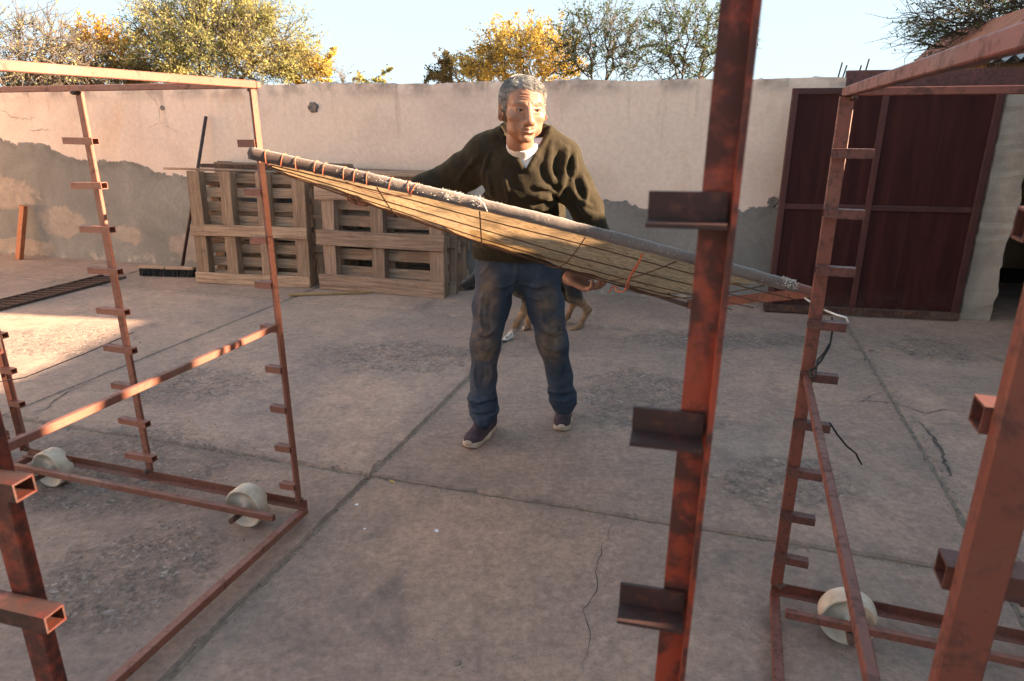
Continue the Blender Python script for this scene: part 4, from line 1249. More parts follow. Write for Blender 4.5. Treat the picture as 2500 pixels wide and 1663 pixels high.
for v in bm.verts: v.co *= 1 + float(rng.normal(0, .08)); v.co.z *= .5
me = bpy.data.meshes.new("pebble"); bm.to_mesh(me); bm.free(); me.materials.append(M_dirt)
o = link(bpy.data.objects.new("pebble", me)); o.location = (st.x, st.y, .003)
tag(o, "single dark pebble on the floor at the bottom centre", "pebble")
# ------------------------------------------------------------------ trees beyond the wall
def mat_leaf(name, stops, scale=0.9, trans=0.45):
    k = NT(name)
    a = k.noise(scale, 3, 0.6)
    b = k.noise(scale * 9, 2)
    f = k.math('ADD', k.math('MULTIPLY', a, 0.75), k.math('MULTIPLY', b, 0.25))
    col = k.ramp(f, stops)
    dif = k.n("ShaderNodeBsdfDiffuse"); k.l(col, dif.inputs[0])
    tr = k.n("ShaderNodeBsdfTranslucent"); k.l(col, tr.inputs[0])
    ms = k.n("ShaderNodeMixShader"); ms.inputs[0].default_value = trans
    k.l(dif.outputs[0], ms.inputs[1]); k.l(tr.outputs[0], ms.inputs[2])
    k.l(ms.outputs[0], k.out.inputs[0])
    return k.m
ML_green = mat_leaf("leaf_olive", [(0.30, (0.14, 0.155, 0.06)), (0.46, (0.26, 0.255, 0.10)), (0.58, (0.40, 0.34, 0.13)), (0.72, (0.52, 0.38, 0.12))])
ML_yellow = mat_leaf("leaf_yellow", [(0.30, (0.24, 0.19, 0.07)), (0.46, (0.44, 0.31, 0.08)), (0.60, (0.58, 0.37, 0.07)), (0.74, (0.62, 0.34, 0.05))])
ML_orange = mat_leaf("leaf_orange", [(0.30, (0.24, 0.15, 0.04)), (0.5, (0.48, 0.25, 0.04)), (0.7, (0.56, 0.27, 0.04))])
ML_dark = mat_leaf("leaf_dark", [(0.32, (0.040, 0.060, 0.020)), (0.5, (0.075, 0.10, 0.030)), (0.7, (0.13, 0.14, 0.045))])
ML_brown = mat_leaf("leaf_dry", [(0.32, (0.085, 0.065, 0.035)), (0.5, (0.15, 0.115, 0.055)), (0.7, (0.20, 0.17, 0.07))])
M_bark = mat_simple("bark", (0.055, 0.042, 0.033), (0.12, 0.092, 0.072), 6, 0.9, 0.6, 25, 0.02, 0.2)
M_bark_grey = mat_simple("bark_grey", (0.085, 0.068, 0.055), (0.17, 0.135, 0.11), 6, 0.9, 0.6, 25, 0.02, 0.2)

def quads_tube(P0, P1, r0, r1, n=4):
    """vectorised prisms between two point arrays"""
    d = P1 - P0
    L = np.linalg.norm(d, axis=1, keepdims=True) + 1e-9
    t = d / L
    ref = np.where(np.abs(t[:, 2:3]) < 0.9, np.array([[0, 0, 1.0]]), np.array([[1.0, 0, 0]]))
    a = np.cross(t, ref); a /= np.linalg.norm(a, axis=1, keepdims=True) + 1e-9
    b = np.cross(t, a)
    m = len(P0)
    V = np.zeros((m, 2 * n, 3))
    for k_ in range(n):
        an = 2 * math.pi * k_ / n
        o = a * math.cos(an) + b * math.sin(an)
        V[:, k_] = P0 + o * r0[:, None]
        V[:, n + k_] = P1 + o * r1[:, None]
    base = (np.arange(m) * 2 * n)[:, None]
    F = []
    for k_ in range(n):
        q = (k_ + 1) % n
        F.append(base + np.array([[k_, q, n + q, n + k_]]))
    return V.reshape(-1, 3), np.stack(F, 1).reshape(-1, 4)

def np_mesh(name, V, F, mat, parent, smooth=False):
    me = bpy.data.meshes.new(name)
    nf, k_ = F.shape
    me.vertices.add(len(V)); me.vertices.foreach_set("co", np.ascontiguousarray(V, dtype=np.float32).ravel())
    me.loops.add(nf * k_); me.loops.foreach_set("vertex_index", np.ascontiguousarray(F, dtype=np.int32).ravel())
    me.polygons.add(nf); me.polygons.foreach_set("loop_start", np.arange(0, nf * k_, k_, dtype=np.int32))
    me.polygons.foreach_set("loop_total", np.full(nf, k_, dtype=np.int32))
    me.update(calc_edges=True); me.validate()
    if mat: me.materials.append(mat)
    if smooth: me.shade_smooth()
    return link(bpy.data.objects.new(name, me), parent)

def tree(name, label, base, lumps, seed, n_attr=450, step=0.16, leaf_mat=None, n_leaf=8000, leaf=(0.055, 0.02), twig=(0.30, 3), bark=None,
         trunks=3, droop=0.0, twig_r=0.006, r_tip=0.008, lean=(0, 0), group="trees beyond the wall", cluster=1.0):
    r = np.random.default_rng(seed)
    root = tag(empty(name, (base[0], base[1], 0)), label, "tree", group)
    b0 = np.array([base[0], base[1], 0.0])
    # attraction points inside the crown's lumps
    w = np.array([l[3] * l[4] * l[5] for l in lumps]); w = w / w.sum()
    A = []
    for l, ww in zip(lumps, w):
        n = int(n_attr * ww) + 8
        d = r.normal(0, 1, (n, 3)); d /= np.linalg.norm(d, axis=1, keepdims=True)
        rad = r.random(n) ** (1 / 2.4)
        A.append(np.array(l[:3]) - b0 + d * rad[:, None] * np.array(l[3:6]))
    A = np.concatenate(A); A = A[A[:, 2] > 0.7]
    nodes, par = [np.zeros(3)], [-1]
    zc = A[:, 2].min()
    for t in range(trunks):
        prev = 0
        tgt = A[r.integers(len(A))] * np.array([0.35, 0.35, 0]) + np.array([0, 0, max(1.0, zc * 0.9)])
        m = 7
        for i in range(1, m + 1):
            p = tgt * (i / m) + np.array([0, 0, 0]) + r.normal(0, 0.05, 3) * (i < m)
            nodes.append(p); par.append(prev); prev = len(nodes) - 1
    N = np.array(nodes); alive = np.ones(len(A), bool)
    di, dk = step * 14, step * 1.7
    for it in range(90):
        Aa = A[alive]
        if len(Aa) < 5: break
        D = ((Aa[:, None, :] - N[None, :, :]) ** 2).sum(2)
        j = D.argmin(1); dm = np.sqrt(D[np.arange(len(Aa)), j])
        infl = dm < (di if it > 6 else 99)
        new, newp = [], []
        for q in np.unique(j[infl]):
            s_ = Aa[(j == q) & infl] - N[q]
            s_ = s_ / (np.linalg.norm(s_, axis=1, keepdims=True) + 1e-9)
            v = s_.mean(0) + r.normal(0, 0.22, 3); v[2] -= droop
            v /= np.linalg.norm(v) + 1e-9
            new.append(N[q] + v * step * r.uniform(0.8, 1.2)); newp.append(q)
        if not new: break
        new = np.array(new)
        N = np.concatenate([N, new]); par += newp
        D2 = ((Aa[:, None, :] - new[None, :, :]) ** 2).sum(2).min(1)
        idx = np.where(alive)[0]
        alive[idx[D2 < dk ** 2]] = False
        if len(N) > 5200: break
    par = np.array(par)
    cnt = np.zeros(len(N))
    kids = np.zeros(len(N), int)
    for i in range(len(N) - 1, 0, -1):
        if kids[i] == 0: cnt[i] += 1
        cnt[par[i]] += cnt[i]; kids[par[i]] += 1
    rad = r_tip * np.maximum(cnt, 1) ** 0.43
    i = np.arange(1, len(N))
    V, F = quads_tube(N[par[i]], N[i], rad[par[i]] * 0.98, rad[i], 5)
    # main limbs are the trunk, thinner growth belongs to the crown
    big = cnt[i] > 10
    Fb = F.reshape(len(i), 5, 4)
    def sub(mask):
        sel = np.where(mask)[0]
        Vv = V.reshape(len(i), 10, 3)[sel].reshape(-1, 3)
        Ff = (Fb[sel] - (sel * 10)[:, None, None] + (np.arange(len(sel)) * 10)[:, None, None]).reshape(-1, 4)
        return Vv, Ff
    Vb, Fbb = sub(big)
    np_mesh("trunk", Vb, Fbb, bark or M_bark, root, True)
    Vs, Fs = sub(~big)
    # twigs
    tips = np.where(cnt <= 3)[0]
    nt = twig[1]
    src = np.repeat(tips, nt)
    dirs = N[src] - N[np.maximum(par[src], 0)]
    dirs /= np.linalg.norm(dirs, axis=1, keepdims=True) + 1e-9
    outw = N[src] - N[src].mean(0); outw /= np.linalg.norm(outw, axis=1, keepdims=True) + 1e-9
    d1 = dirs * 0.7 + outw * 0.3 + r.normal(0, 0.75, dirs.shape) + np.array([lean[0], 0, lean[1] - droop])
    d1 /= np.linalg.norm(d1, axis=1, keepdims=True)
    d2 = d1 + r.normal(0, 0.45, d1.shape) + np.array([0, 0, 0.15 - droop * 1.5]); d2 /= np.linalg.norm(d2, axis=1, keepdims=True)
    L1 = twig[0] * r.uniform(0.3, 0.8, len(src))[:, None]; L2 = twig[0] * r.uniform(0.3, 0.9, len(src))[:, None]
    q0, q1 = N[src], N[src] + d1 * L1
    q2 = q1 + d2 * L2
    ones = np.ones(len(src))
    Va, Fa = quads_tube(q0, q1, ones * twig_r, ones * twig_r * .8, 3)
    Vc, Fc = quads_tube(q1, q2, ones * twig_r * .8, ones * twig_r * .35, 3)
    parts_V, parts_F, off = [], [], 0
    for v_, f_ in ((Vs, Fs), (Va, Fa), (Vc, Fc)):
        parts_V.append(v_); parts_F.append(f_ + off); off += len(v_)
    tw = np_mesh("branches", np.concatenate(parts_V), np.concatenate(parts_F), bark or M_bark, root)
    tw["kind"] = "stuff"
    if n_leaf:
        s_ = r.integers(0, len(src), n_leaf)
        # leaves gather on some twigs and leave others bare
        wgt = r.random(len(src)) ** 3.5 + 0.004
        s_ = r.choice(len(src), n_leaf, p=wgt / wgt.sum())
        t = r.random(n_leaf)[:, None]
        p = np.where(t < 0.4, q0[s_] + (q1 - q0)[s_] * (t / 0.4), q1[s_] + (q2 - q1)[s_] * ((t - 0.4) / 0.6)) + r.normal(0, 0.030 * cluster, (n_leaf, 3))
        d = r.normal(0, 1, (n_leaf, 3)) + d2[s_] * 0.8; d /= np.linalg.norm(d, axis=1, keepdims=True)
        e = np.cross(d, r.normal(0, 1, (n_leaf, 3))); e /= np.linalg.norm(e, axis=1, keepdims=True) + 1e-9
        ll = leaf[0] * r.uniform(0.5, 1.3, n_leaf)[:, None]; lw = leaf[1] * r.uniform(0.6, 1.3, n_leaf)[:, None]
        Vl = np.stack([p, p + d * ll * .5 + e * lw, p + d * ll, p + d * ll * .5 - e * lw], 1).reshape(-1, 3)
        Fl = np.arange(n_leaf * 4).reshape(-1, 4)
        cr = np_mesh("crown", Vl, Fl, leaf_mat, root)
        cr["kind"] = "stuff"
    return root

def lump(u, v, y, ru, rv, ry=None):
    """crown lump centred on a sight line at distance y; radii in frame pixels at that distance"""
    c = at(u, v, y); s = y * 1.03 / FPX
    return (c.x, c.y, c.z, ru * s, (ry or ru * .8) * s, rv * s)
def base(u, y):
    c = at(u, 260, y); return (c.x, c.y)

tree("bare_tree", "bare grey branched tree at the far left above the wall", base(75, 13.5), [lump(70, 120, 13.5, 130, 85), lump(150, 150, 13.5, 90, 55), lump(-40, 130, 13.5, 90, 80)], 1, 620, 0.13, ML_green, 1500, (0.05, 0.018), (0.42, 5), M_bark_grey, 3, twig_r=0.0065)
tree("orange_tree", "small orange leaved tree between the bare tree and the big green tree", base(255, 16), [lump(255, 130, 16, 65, 55), lump(300, 165, 16, 70, 45), lump(225, 100, 16, 35, 30)], 2, 330, 0.16, ML_orange, 7500, (0.07, 0.018), (0.45, 5), None, 3)
tree("dry_thicket_tree", "low brownish tree crown just above the wall at left", base(190, 15), [lump(170, 185, 15, 110, 32), lump(280, 185, 15, 80, 35), lump(60, 190, 15, 70, 25)], 3, 420, 0.14, ML_brown, 9000, (0.06, 0.02), (0.3, 4), M_bark_grey, 4)
tree("green_tree", "big olive green feathery tree spreading above the wall at left", base(545, 15), [lump(530, 120, 15, 150, 80), lump(650, 130, 15, 95, 55), lump(410, 150, 15, 85, 50), lump(450, 50, 15, 70, 45), lump(570, 25, 15, 85, 45), lump(700, 165, 15, 75, 32), lump(355, 75, 15, 40, 45), lump(640, 70, 15, 55, 35)], 4, 1500, 0.155, ML_green, 32000, (0.07, 0.012), (0.62, 6), None, 5, droop=0.03, cluster=1.6)
tree("yellow_edge_tree", "small yellow crown at the right foot of the big green tree", base(755, 15.6), [lump(745, 165, 15.6, 55, 40), lump(790, 182, 15.6, 25, 25)], 14, 220, 0.14, ML_yellow, 5000, (0.07, 0.022), (0.3, 4), None, 3)
tree("distant_bush", "tiny distant bush peeping over the wall's middle", base(905, 40), [lump(905, 197, 40, 40, 14)], 5, 120, 0.3, ML_green, 3000, (0.16, 0.06), (0.5, 3), None, 3)
tree("distant_bare_bush", "tiny bare bush peeping over the wall right of the big tree", base(838, 30), [lump(838, 190, 30, 28, 22)], 15, 100, 0.25, ML_brown, 300, (0.1, 0.03), (0.6, 5), M_bark_grey, 3, twig_r=.008)
tree("yellow_tree", "bright yellow leaved tree above the wall near the man's head", base(1275, 16.5), [lump(1275, 140, 16.5, 100, 65), lump(1340, 165, 16.5, 65, 45), lump(1190, 160, 16.5, 60, 40), lump(1290, 100, 16.5, 60, 35)], 6, 620, 0.15, ML_yellow, 9500, (0.075, 0.018), (0.46, 5), None, 4)
tree("olive_shrub_tree", "low olive crown left of the yellow tree above the wall", base(1120, 18), [lump(1120, 178, 18, 75, 28), lump(1185, 160, 18, 45, 35)], 7, 320, 0.16, ML_brown, 8000, (0.07, 0.02), (0.32, 4), M_bark_grey, 4)
tree("sparse_tree", "thin open green tree right of the yellow tree", base(1465, 15), [lump(1470, 110, 15, 95, 75), lump(1440, 60, 15, 50, 35), lump(1510, 150, 15, 60, 45), lump(1410, 150, 15, 45, 40)], 8, 520, 0.15, ML_dark, 5200, (0.065, 0.012), (0.5, 4), None, 3, twig_r=0.0065)
tree("sparse_tree", "thin open green tree just left of the big foreground post", base(1660, 14), [lump(1680, 105, 14, 85, 85), lump(1620, 60, 14, 45, 45), lump(1740, 120, 14, 70, 70), lump(1640, 150, 14, 55, 40)], 9, 560, 0.145, ML_dark, 6000, (0.065, 0.012), (0.48, 4), None, 3, twig_r=0.0065)
tree("overhanging_tree", "dark tree with drooping branches over the roofs at top right", base(2690, 11.5), [lump(2420, 35, 11.5, 150, 60), lump(2330, 75, 11.5, 100, 40), lump(2560, 0, 11.5, 150, 110), lump(2430, 120, 11.5, 90, 40), lump(2250, 40, 11.5, 50, 20)], 10, 900, 0.13, ML_dark, 4500, (0.065, 0.012), (0.55, 5), M_bark, 2, droop=0.04, lean=(-0.5, -0.1), twig_r=0.006)
# ------------------------------------------------------------------ sculpting kit: smooth distance fields meshed by surface nets
def graded(lo, hi, coarse, fine_ranges):
    """grid coordinates, fine inside the given (lo, hi, step) ranges"""
    xs, x = [lo], lo
    while x < hi:
        st = coarse
        for a, b, s in fine_ranges:
            if a - coarse <= x < b: st = min(st, s)
        x += st; xs.append(x)
    return np.array(xs, dtype=np.float32)

class Field:
    def __init__(self, xs, ys, zs):
        self.xs, self.ys, self.zs = xs, ys, zs
        self.D = np.full((len(xs), len(ys), len(zs)), 0.2, dtype=np.float32)
    def sub(self, lo, hi):
        def rg(a, l, h):
            i0 = max(0, int(np.searchsorted(a, l)) - 1); i1 = min(len(a), int(np.searchsorted(a, h)) + 1)
            return slice(i0, max(i1, i0 + 1))
        sl = (rg(self.xs, lo[0], hi[0]), rg(self.ys, lo[1], hi[1]), rg(self.zs, lo[2], hi[2]))
        X, Y, Z = np.meshgrid(self.xs[sl[0]], self.ys[sl[1]], self.zs[sl[2]], indexing='ij')
        return sl, X, Y, Z
    def _mix(self, sl, d, k, mode):
        A = self.D[sl]
        if mode == 'add':
            h = np.clip(0.5 + 0.5 * (A - d) / k, 0, 1)
            self.D[sl] = A + (d - A) * h - k * h * (1 - h)
        elif mode == 'cut':
            d = -d
            h = np.clip(0.5 - 0.5 * (A - d) / k, 0, 1)
            self.D[sl] = A + (d - A) * h + k * h * (1 - h)
    def cap(self, a, b, ra, rb=None, k=0.02, mode='add', squash=None):
        a = np.array(a, dtype=np.float32); b = np.array(b, dtype=np.float32)
        rb = ra if rb is None else rb
        m = max(ra, rb) + max(k * 1.5, 0.02)
        sl, X, Y, Z = self.sub(np.minimum(a, b) - m, np.maximum(a, b) + m)
        ab = b - a; L = float((ab ** 2).sum()) + 1e-12
        px, py, pz = X - a[0], Y - a[1], Z - a[2]
        t = np.clip((px * ab[0] + py * ab[1] + pz * ab[2]) / L, 0, 1)
        dx, dy, dz = px - ab[0] * t, py - ab[1] * t, pz - ab[2] * t
        if squash is not None:
            dx, dy, dz = dx / squash[0], dy / squash[1], dz / squash[2]
        d = np.sqrt(dx * dx + dy * dy + dz * dz) - (ra + (rb - ra) * t)
        self._mix(sl, d, k, mode)
        return self
    def chain(self, pts, rs, k=0.02, mode='add', squash=None):
        for i in range(len(pts) - 1):
            self.cap(pts[i], pts[i + 1], rs[i], rs[i + 1], k, mode, squash)
        return self
    def ell(self, c, r, k=0.02, mode='add', M=None):
        c = np.array(c, dtype=np.float32); r = np.array(r, dtype=np.float32)
        m = float(r.max()) + max(k * 1.5, 0.02)
        sl, X, Y, Z = self.sub(c - m, c + m)
        px, py, pz = X - c[0], Y - c[1], Z - c[2]
        if M is not None:                       # world -> local rotation
            M = np.array(M, dtype=np.float32)
            px, py, pz = (M[0, 0] * px + M[0, 1] * py + M[0, 2] * pz, M[1, 0] * px + M[1, 1] * py + M[1, 2] * pz, M[2, 0] * px + M[2, 1] * py + M[2, 2] * pz)
        q = np.sqrt((px / r[0]) ** 2 + (py / r[1]) ** 2 + (pz / r[2]) ** 2)
        q2 = np.sqrt((px / r[0] ** 2) ** 2 + (py / r[1] ** 2) ** 2 + (pz / r[2] ** 2) ** 2) + 1e-9
        d = q * (q - 1) / q2
        self._mix(sl, d, k, mode)
        return self
    def fn(self, lo, hi, f, k=0.01, mode='cut'):
        sl, X, Y, Z = self.sub(np.array(lo), np.array(hi))
        self._mix(sl, f(X, Y, Z).astype(np.float32), k, mode)
        return self
    def disp(self, f):
        X, Y, Z = np.meshgrid(self.xs, self.ys, self.zs, indexing='ij')
        self.D += f(X, Y, Z).astype(np.float32)
        return self
    def mesh(self):
        D, xs, ys, zs = self.D, self.xs, self.ys, self.zs
        S = D < 0
        nx, ny, nz = D.shape
        c = S[:-1, :-1, :-1].astype(np.int8)
        tot = np.zeros((nx - 1, ny - 1, nz - 1), np.int8)
        for i in (0, 1):
            for j in (0, 1):
                for k in (0, 1):
                    tot += S[i:nx - 1 + i, j:ny - 1 + j, k:nz - 1 + k]
        act = (tot > 0) & (tot < 8)
        I = np.argwhere(act)
        idx = np.full(act.shape, -1, np.int32); idx[act] = np.arange(len(I))
        P = np.zeros((len(I), 3)); n = np.zeros(len(I))
        co = [xs, ys, zs]
        cor = [(i, j, k) for i in (0, 1) for j in (0, 1) for k in (0, 1)]
        for a in cor:
            for ax in range(3):
                if a[ax]: continue
                b = list(a); b[ax] = 1
                ia = I + np.array(a); ib = I + np.array(b)
                da = D[ia[:, 0], ia[:, 1], ia[:, 2]]; db = D[ib[:, 0], ib[:, 1], ib[:, 2]]
                m = (da < 0) != (db < 0)
                t = np.where(m, da / np.where(m, da - db, 1), 0)
                pa = np.stack([co[q][ia[:, q]] for q in range(3)], 1).astype(float)
                pb = np.stack([co[q][ib[:, q]] for q in range(3)], 1)
                P[m] += (pa + (pb - pa) * t[:, None])[m]; n[m] += 1
        P /= n[:, None]
        F = []
        for ax in range(3):
            sl0 = [slice(None)] * 3; sl1 = [slice(None)] * 3
            sl0[ax] = slice(0, -1); sl1[ax] = slice(1, None)
            ch = S[tuple(sl0)] != S[tuple(sl1)]
            E = np.argwhere(ch)
            u, v = (ax + 1) % 3, (ax + 2) % 3
            ok = (E[:, u] > 0) & (E[:, v] > 0) & (E[:, u] < D.shape[u] - 1) & (E[:, v] < D.shape[v] - 1)
            E = E[ok]
            def at_(du, dv):
                q = E.copy(); q[:, u] += du; q[:, v] += dv
                return idx[q[:, 0], q[:, 1], q[:, 2]]
            quad = np.stack([at_(-1, -1), at_(0, -1), at_(0, 0), at_(-1, 0)], 1)
            ins = S[E[:, 0], E[:, 1], E[:, 2]]
            quad[~ins] = quad[~ins][:, ::-1]
            F.append(quad)
        F = np.concatenate(F)
        F = F[(F >= 0).all(1)]
        return largest(P, F)

def relax(P, F, it=1, w=0.5):
    e = np.concatenate([F[:, [0, 1]], F[:, [1, 2]], F[:, [2, 3]], F[:, [3, 0]]])
    for _ in range(it):
        s = np.zeros_like(P); c = np.zeros(len(P))
        np.add.at(s, e[:, 0], P[e[:, 1]]); np.add.at(c, e[:, 0], 1)
        np.add.at(s, e[:, 1], P[e[:, 0]]); np.add.at(c, e[:, 1], 1)
        P = P + w * (s / c[:, None] - P)
    return P

def largest(P, F):
    """keep the biggest connected piece"""
    lab = np.arange(len(P))
    e = np.concatenate([F[:, [0, 1]], F[:, [1, 2]], F[:, [2, 3]]])
    while True:
        old = lab.copy()
        m = np.minimum(lab[e[:, 0]], lab[e[:, 1]])
        np.minimum.at(lab, e[:, 0], m); np.minimum.at(lab, e[:, 1], m)
        lab = lab[lab]
        if (lab == old).all(): break
    u, c = np.unique(lab[F[:, 0]], return_counts=True)
    F = F[lab[F[:, 0]] == u[c.argmax()]]
    used = np.unique(F); re = np.full(len(P), -1); re[used] = np.arange(len(used))
    return P[used], re[F]

def field_obj(name, fld, mat, parent, smooth_it=1, loc=None):
    P, F = fld.mesh()
    P = relax(P, F, smooth_it)
    if loc is not None: P = P - np.array(loc)
    return np_mesh(name, P, F, mat, parent, True)

# ------------------------------------------------------------------ the man
def mat_skin():
    k = NT("skin")
    col = k.ramp(k.noise(16, 5, 0.6), [(0.3, (0.250, 0.122, 0.078)), (0.55, (0.285, 0.142, 0.092)), (0.75, (0.32, 0.165, 0.110))])
    col = k.mix(0.5, col, k.ramp(k.noise(120, 4, 0.7), [(0.3, (0.84, 0.80, 0.78)), (0.7, (1.1, 1.1, 1.1))]), 'MULTIPLY')
    n = k.bump(k.noise(240, 4, 0.7), 0.25, 0.0015)
    n = k.bump(k.noise(70, 4, 0.6), 0.2, 0.003, n)
    return k.done(col, 0.5, n, spec=0.4, **{"Subsurface Weight": 0.10, "Subsurface Radius": (0.010, 0.004, 0.002), "Subsurface Scale": 0.4})
def mat_knit():
    k = NT("olive_wool")
    x, y, z = k.sep(k.co)
    col = k.ramp(k.noise(28, 5, 0.7), [(0.3, (0.017, 0.0135, 0.0090)), (0.7, (0.034, 0.027, 0.0175))])
    w = k.n("ShaderNodeTexWave", wave_type='BANDS', bands_direction='X'); k.l(k.co, w.inputs["Vector"]); w.inputs["Scale"].default_value = 62; w.inputs["Distortion"].default_value = 1.5
    n = k.bump(w.outputs["Fac"], 0.12, 0.002)
    n = k.bump(k.noise(330, 3, 0.7), 0.7, 0.003, n)
    n = k.bump(k.noise(22, 4, 0.6), 0.35, 0.010, n)
    return k.done(col, 0.95, n, spec=0.1, **{"Sheen Weight": 0.22, "Sheen Roughness": 0.5, "Sheen Tint": (0.55, 0.45, 0.28, 1)})
def mat_denim(o_knees):
    k = NT("worn_denim")
    col = k.ramp(k.noise(9, 6, 0.65, 0.5), [(0.3, (0.024, 0.036, 0.056)), (0.6, (0.050, 0.068, 0.096)), (0.8, (0.10, 0.12, 0.15))])
    col = k.mix(0.5, col, k.ramp(k.noise(180, 3, 0.7), [(0.3, (0.72, 0.74, 0.78)), (0.7, (1.2, 1.18, 1.15))]), 'MULTIPLY')
    d = None
    for c, r0, r1, sc in o_knees:
        b = k.blob(k.co, c, r0, r1, sc); d = b if d is None else k.math('MAXIMUM', d, b)
    dirt = k.math('MULTIPLY', d, k.step(k.noise(11, 6, 0.65, 0.8), 0.25, 0.62))
    col = k.mix(k.math('MULTIPLY', dirt, 0.82), col, k.ramp(k.noise(26, 5), [(0.35, (0.12, 0.082, 0.055)), (0.65, (0.215, 0.152, 0.103))]))
    w = k.n("ShaderNodeTexWave", bands_direction='DIAGONAL'); k.l(k.co, w.inputs["Vector"]); w.inputs["Scale"].default_value = 210
    n = k.bump(w.outputs["Fac"], 0.15, 0.001)
    n = k.bump(k.noise(26, 5, 0.6), 0.45, 0.008, n)
    return k.done(col, 0.9, n, spec=0.15)
M_skin = mat_skin(); M_knit = mat_knit()
M_hair = NT("grey_hair"); M_hair = M_hair.done(M_hair.ramp(M_hair.noise(90, 2), [(0.34, (0.12, 0.114, 0.108)), (0.5, (0.24, 0.23, 0.217)), (0.66, (0.42, 0.408, 0.388))]), 0.5, spec=0.4)
M_hair_cap = mat_simple("grey_hair_under", (0.11, 0.102, 0.095), (0.25, 0.236, 0.22), 60, 0.7, 0.6, 160, 0.004, 0.2)
M_brow = mat_simple("brow_hair", (0.05, 0.044, 0.04), (0.11, 0.10, 0.09), 60, 0.7, 0.1)
M_tee = mat_simple("white_cotton", (0.62, 0.61, 0.62), (0.74, 0.73, 0.73), 12, 0.85, 0.4, 30, 0.006, 0.2)
M_eye = mat_simple("eye_white", (0.30, 0.235, 0.20), (0.38, 0.31, 0.27), 30, 0.25, 0.05)
M_iris = mat_simple("eye_iris", (0.012, 0.007, 0.005), (0.03, 0.016, 0.010), 60, 0.15, 0.0)
M_lip = mat_simple("lip", (0.30, 0.115, 0.085), (0.38, 0.16, 0.12), 40, 0.45, 0.2)
M_shoe = mat_simple("dusty_plum_mesh", (0.050, 0.032, 0.040), (0.095, 0.066, 0.072), 14, 0.85, 0.6, 260, 0.002, 0.2)
M_sole = mat_simple("dusty_white_rubber", (0.36, 0.26, 0.185), (0.56, 0.44, 0.335), 18, 0.8, 0.3, 60, 0.003, 0.3)
M_lace = mat_simple("dark_lace", (0.03, 0.022, 0.026), (0.055, 0.04, 0.045), 30, 0.9, 0.2)

FEETL, FEETR = gnd(1185, 1072), gnd(1378, 1030)
man = tag(empty("person", (0.05, 3.05, 0)), "grey haired man in olive V-neck sweater and dirty jeans carrying the tray", "person")
MO = np.array([0.05, 3.05, 0.0])
V3 = lambda v: np.array([v[0], v[1], v[2]], dtype=np.float32)

HC = V3(at(1277, 263, 2.60))                        # head centre at eye level
HR = np.array(Euler((R(5), R(1.0), R(12))).to_matrix())   # head -> world
def hp(x, y, z): return HC + HR @ np.array([x, y, z])
HI = HR.T
SL, SR = V3(at(1178, 388, 2.80)), V3(at(1372, 402, 2.74))
EL, ER = V3(at(1092, 442, 2.84)), V3(at(1434, 512, 2.74))
WL, WR = V3(at(985, 474, 2.80)), V3(at(1468, 622, 2.73))
NECK = V3(at(1284, 376, 2.715))
CH, BE, PE = V3(at(1280, 470, 2.86)), V3(at(1268, 560, 2.95)), V3(at(1262, 640, 3.05))
HPL, HPR = V3(at(1214, 680, 3.04)), V3(at(1312, 680, 3.04))
KL, KR = V3(at(1185, 838, 2.97)), V3(at(1349, 836, 3.02))
AL, AR = V3(at(1180, 1012, 3.05)), V3(at(1374, 985, 3.13))

def hand(f, wrist, fwd, palm, curl, spread, scale=1.0, thumb_side=1, thumb_curl=0.5, lens=(0.074, 0.082, 0.077, 0.062)):
    """palm block with five jointed fingers; fwd = along the hand, palm = direction the palm faces"""
    fwd = fwd / np.linalg.norm(fwd); palm = palm - fwd * np.dot(palm, fwd); palm /= np.linalg.norm(palm)
    side = np.cross(fwd, palm) * thumb_side
    W = wrist
    for q in (-0.028, -0.010, 0.009, 0.028):
        f.cap(W + side * q * 0.75 * scale + fwd * 0.012, W + fwd * 0.082 * scale + side * q * scale, 0.0135 * scale, 0.0120 * scale, 0.012)
    tips = []
    for i, q in enumerate((0.030, 0.010, -0.010, -0.029)):           # index .. little
        p = W + fwd * (0.086 - 0.006 * abs(i - 1)) * scale + side * q * scale
        d = fwd + side * spread * (1.5 - i) * 0.5
        ang = 0.0
        segs = [lens[i] * .46, lens[i] * .30, lens[i] * .26]
        for j, sg in enumerate(segs):
            ang += curl[j] * (1 + 0.10 * (i - 1.5))
            dd = d * math.cos(ang) + palm * math.sin(ang)
            dd /= np.linalg.norm(dd)
            p2 = p + dd * sg * scale
            f.cap(p, p2, (0.0098 - 0.0007 * j) * scale, (0.0092 - 0.0009 * j) * scale, 0.004)
            p = p2
        tips.append(p)
    p = W + fwd * 0.022 * scale + side * 0.030 * scale
    f.cap(W + fwd * .01 + side * .012, p + fwd * .01 + side * .008, 0.017 * scale, 0.014 * scale, 0.012)
    d = fwd * 0.65 + side * 0.75 + palm * 0.25 * thumb_curl
    for j, sg in enumerate((0.036, 0.030, 0.026)):
        d = d + fwd * 0.22 * j + palm * thumb_curl * 0.35 * j - side * 0.18 * j; d /= np.linalg.norm(d)
        p2 = p + d * sg * scale
        f.cap(p, p2, (0.0125 - .0012 * j) * scale, (0.0110 - .001 * j) * scale, 0.006)
        p = p2
    return tips

def hand_targets():
    # the far bar of the tray, in world space
    bl = np.array(tp(0.215, 1.0)) + np.array(TL); br = np.array(tp(0.755, 1.0)) + np.array(TL)
    return bl, br
BARL, BARR = hand_targets()
bar_dir = np.array(TFR - TFL); bar_dir = bar_dir / np.linalg.norm(bar_dir)

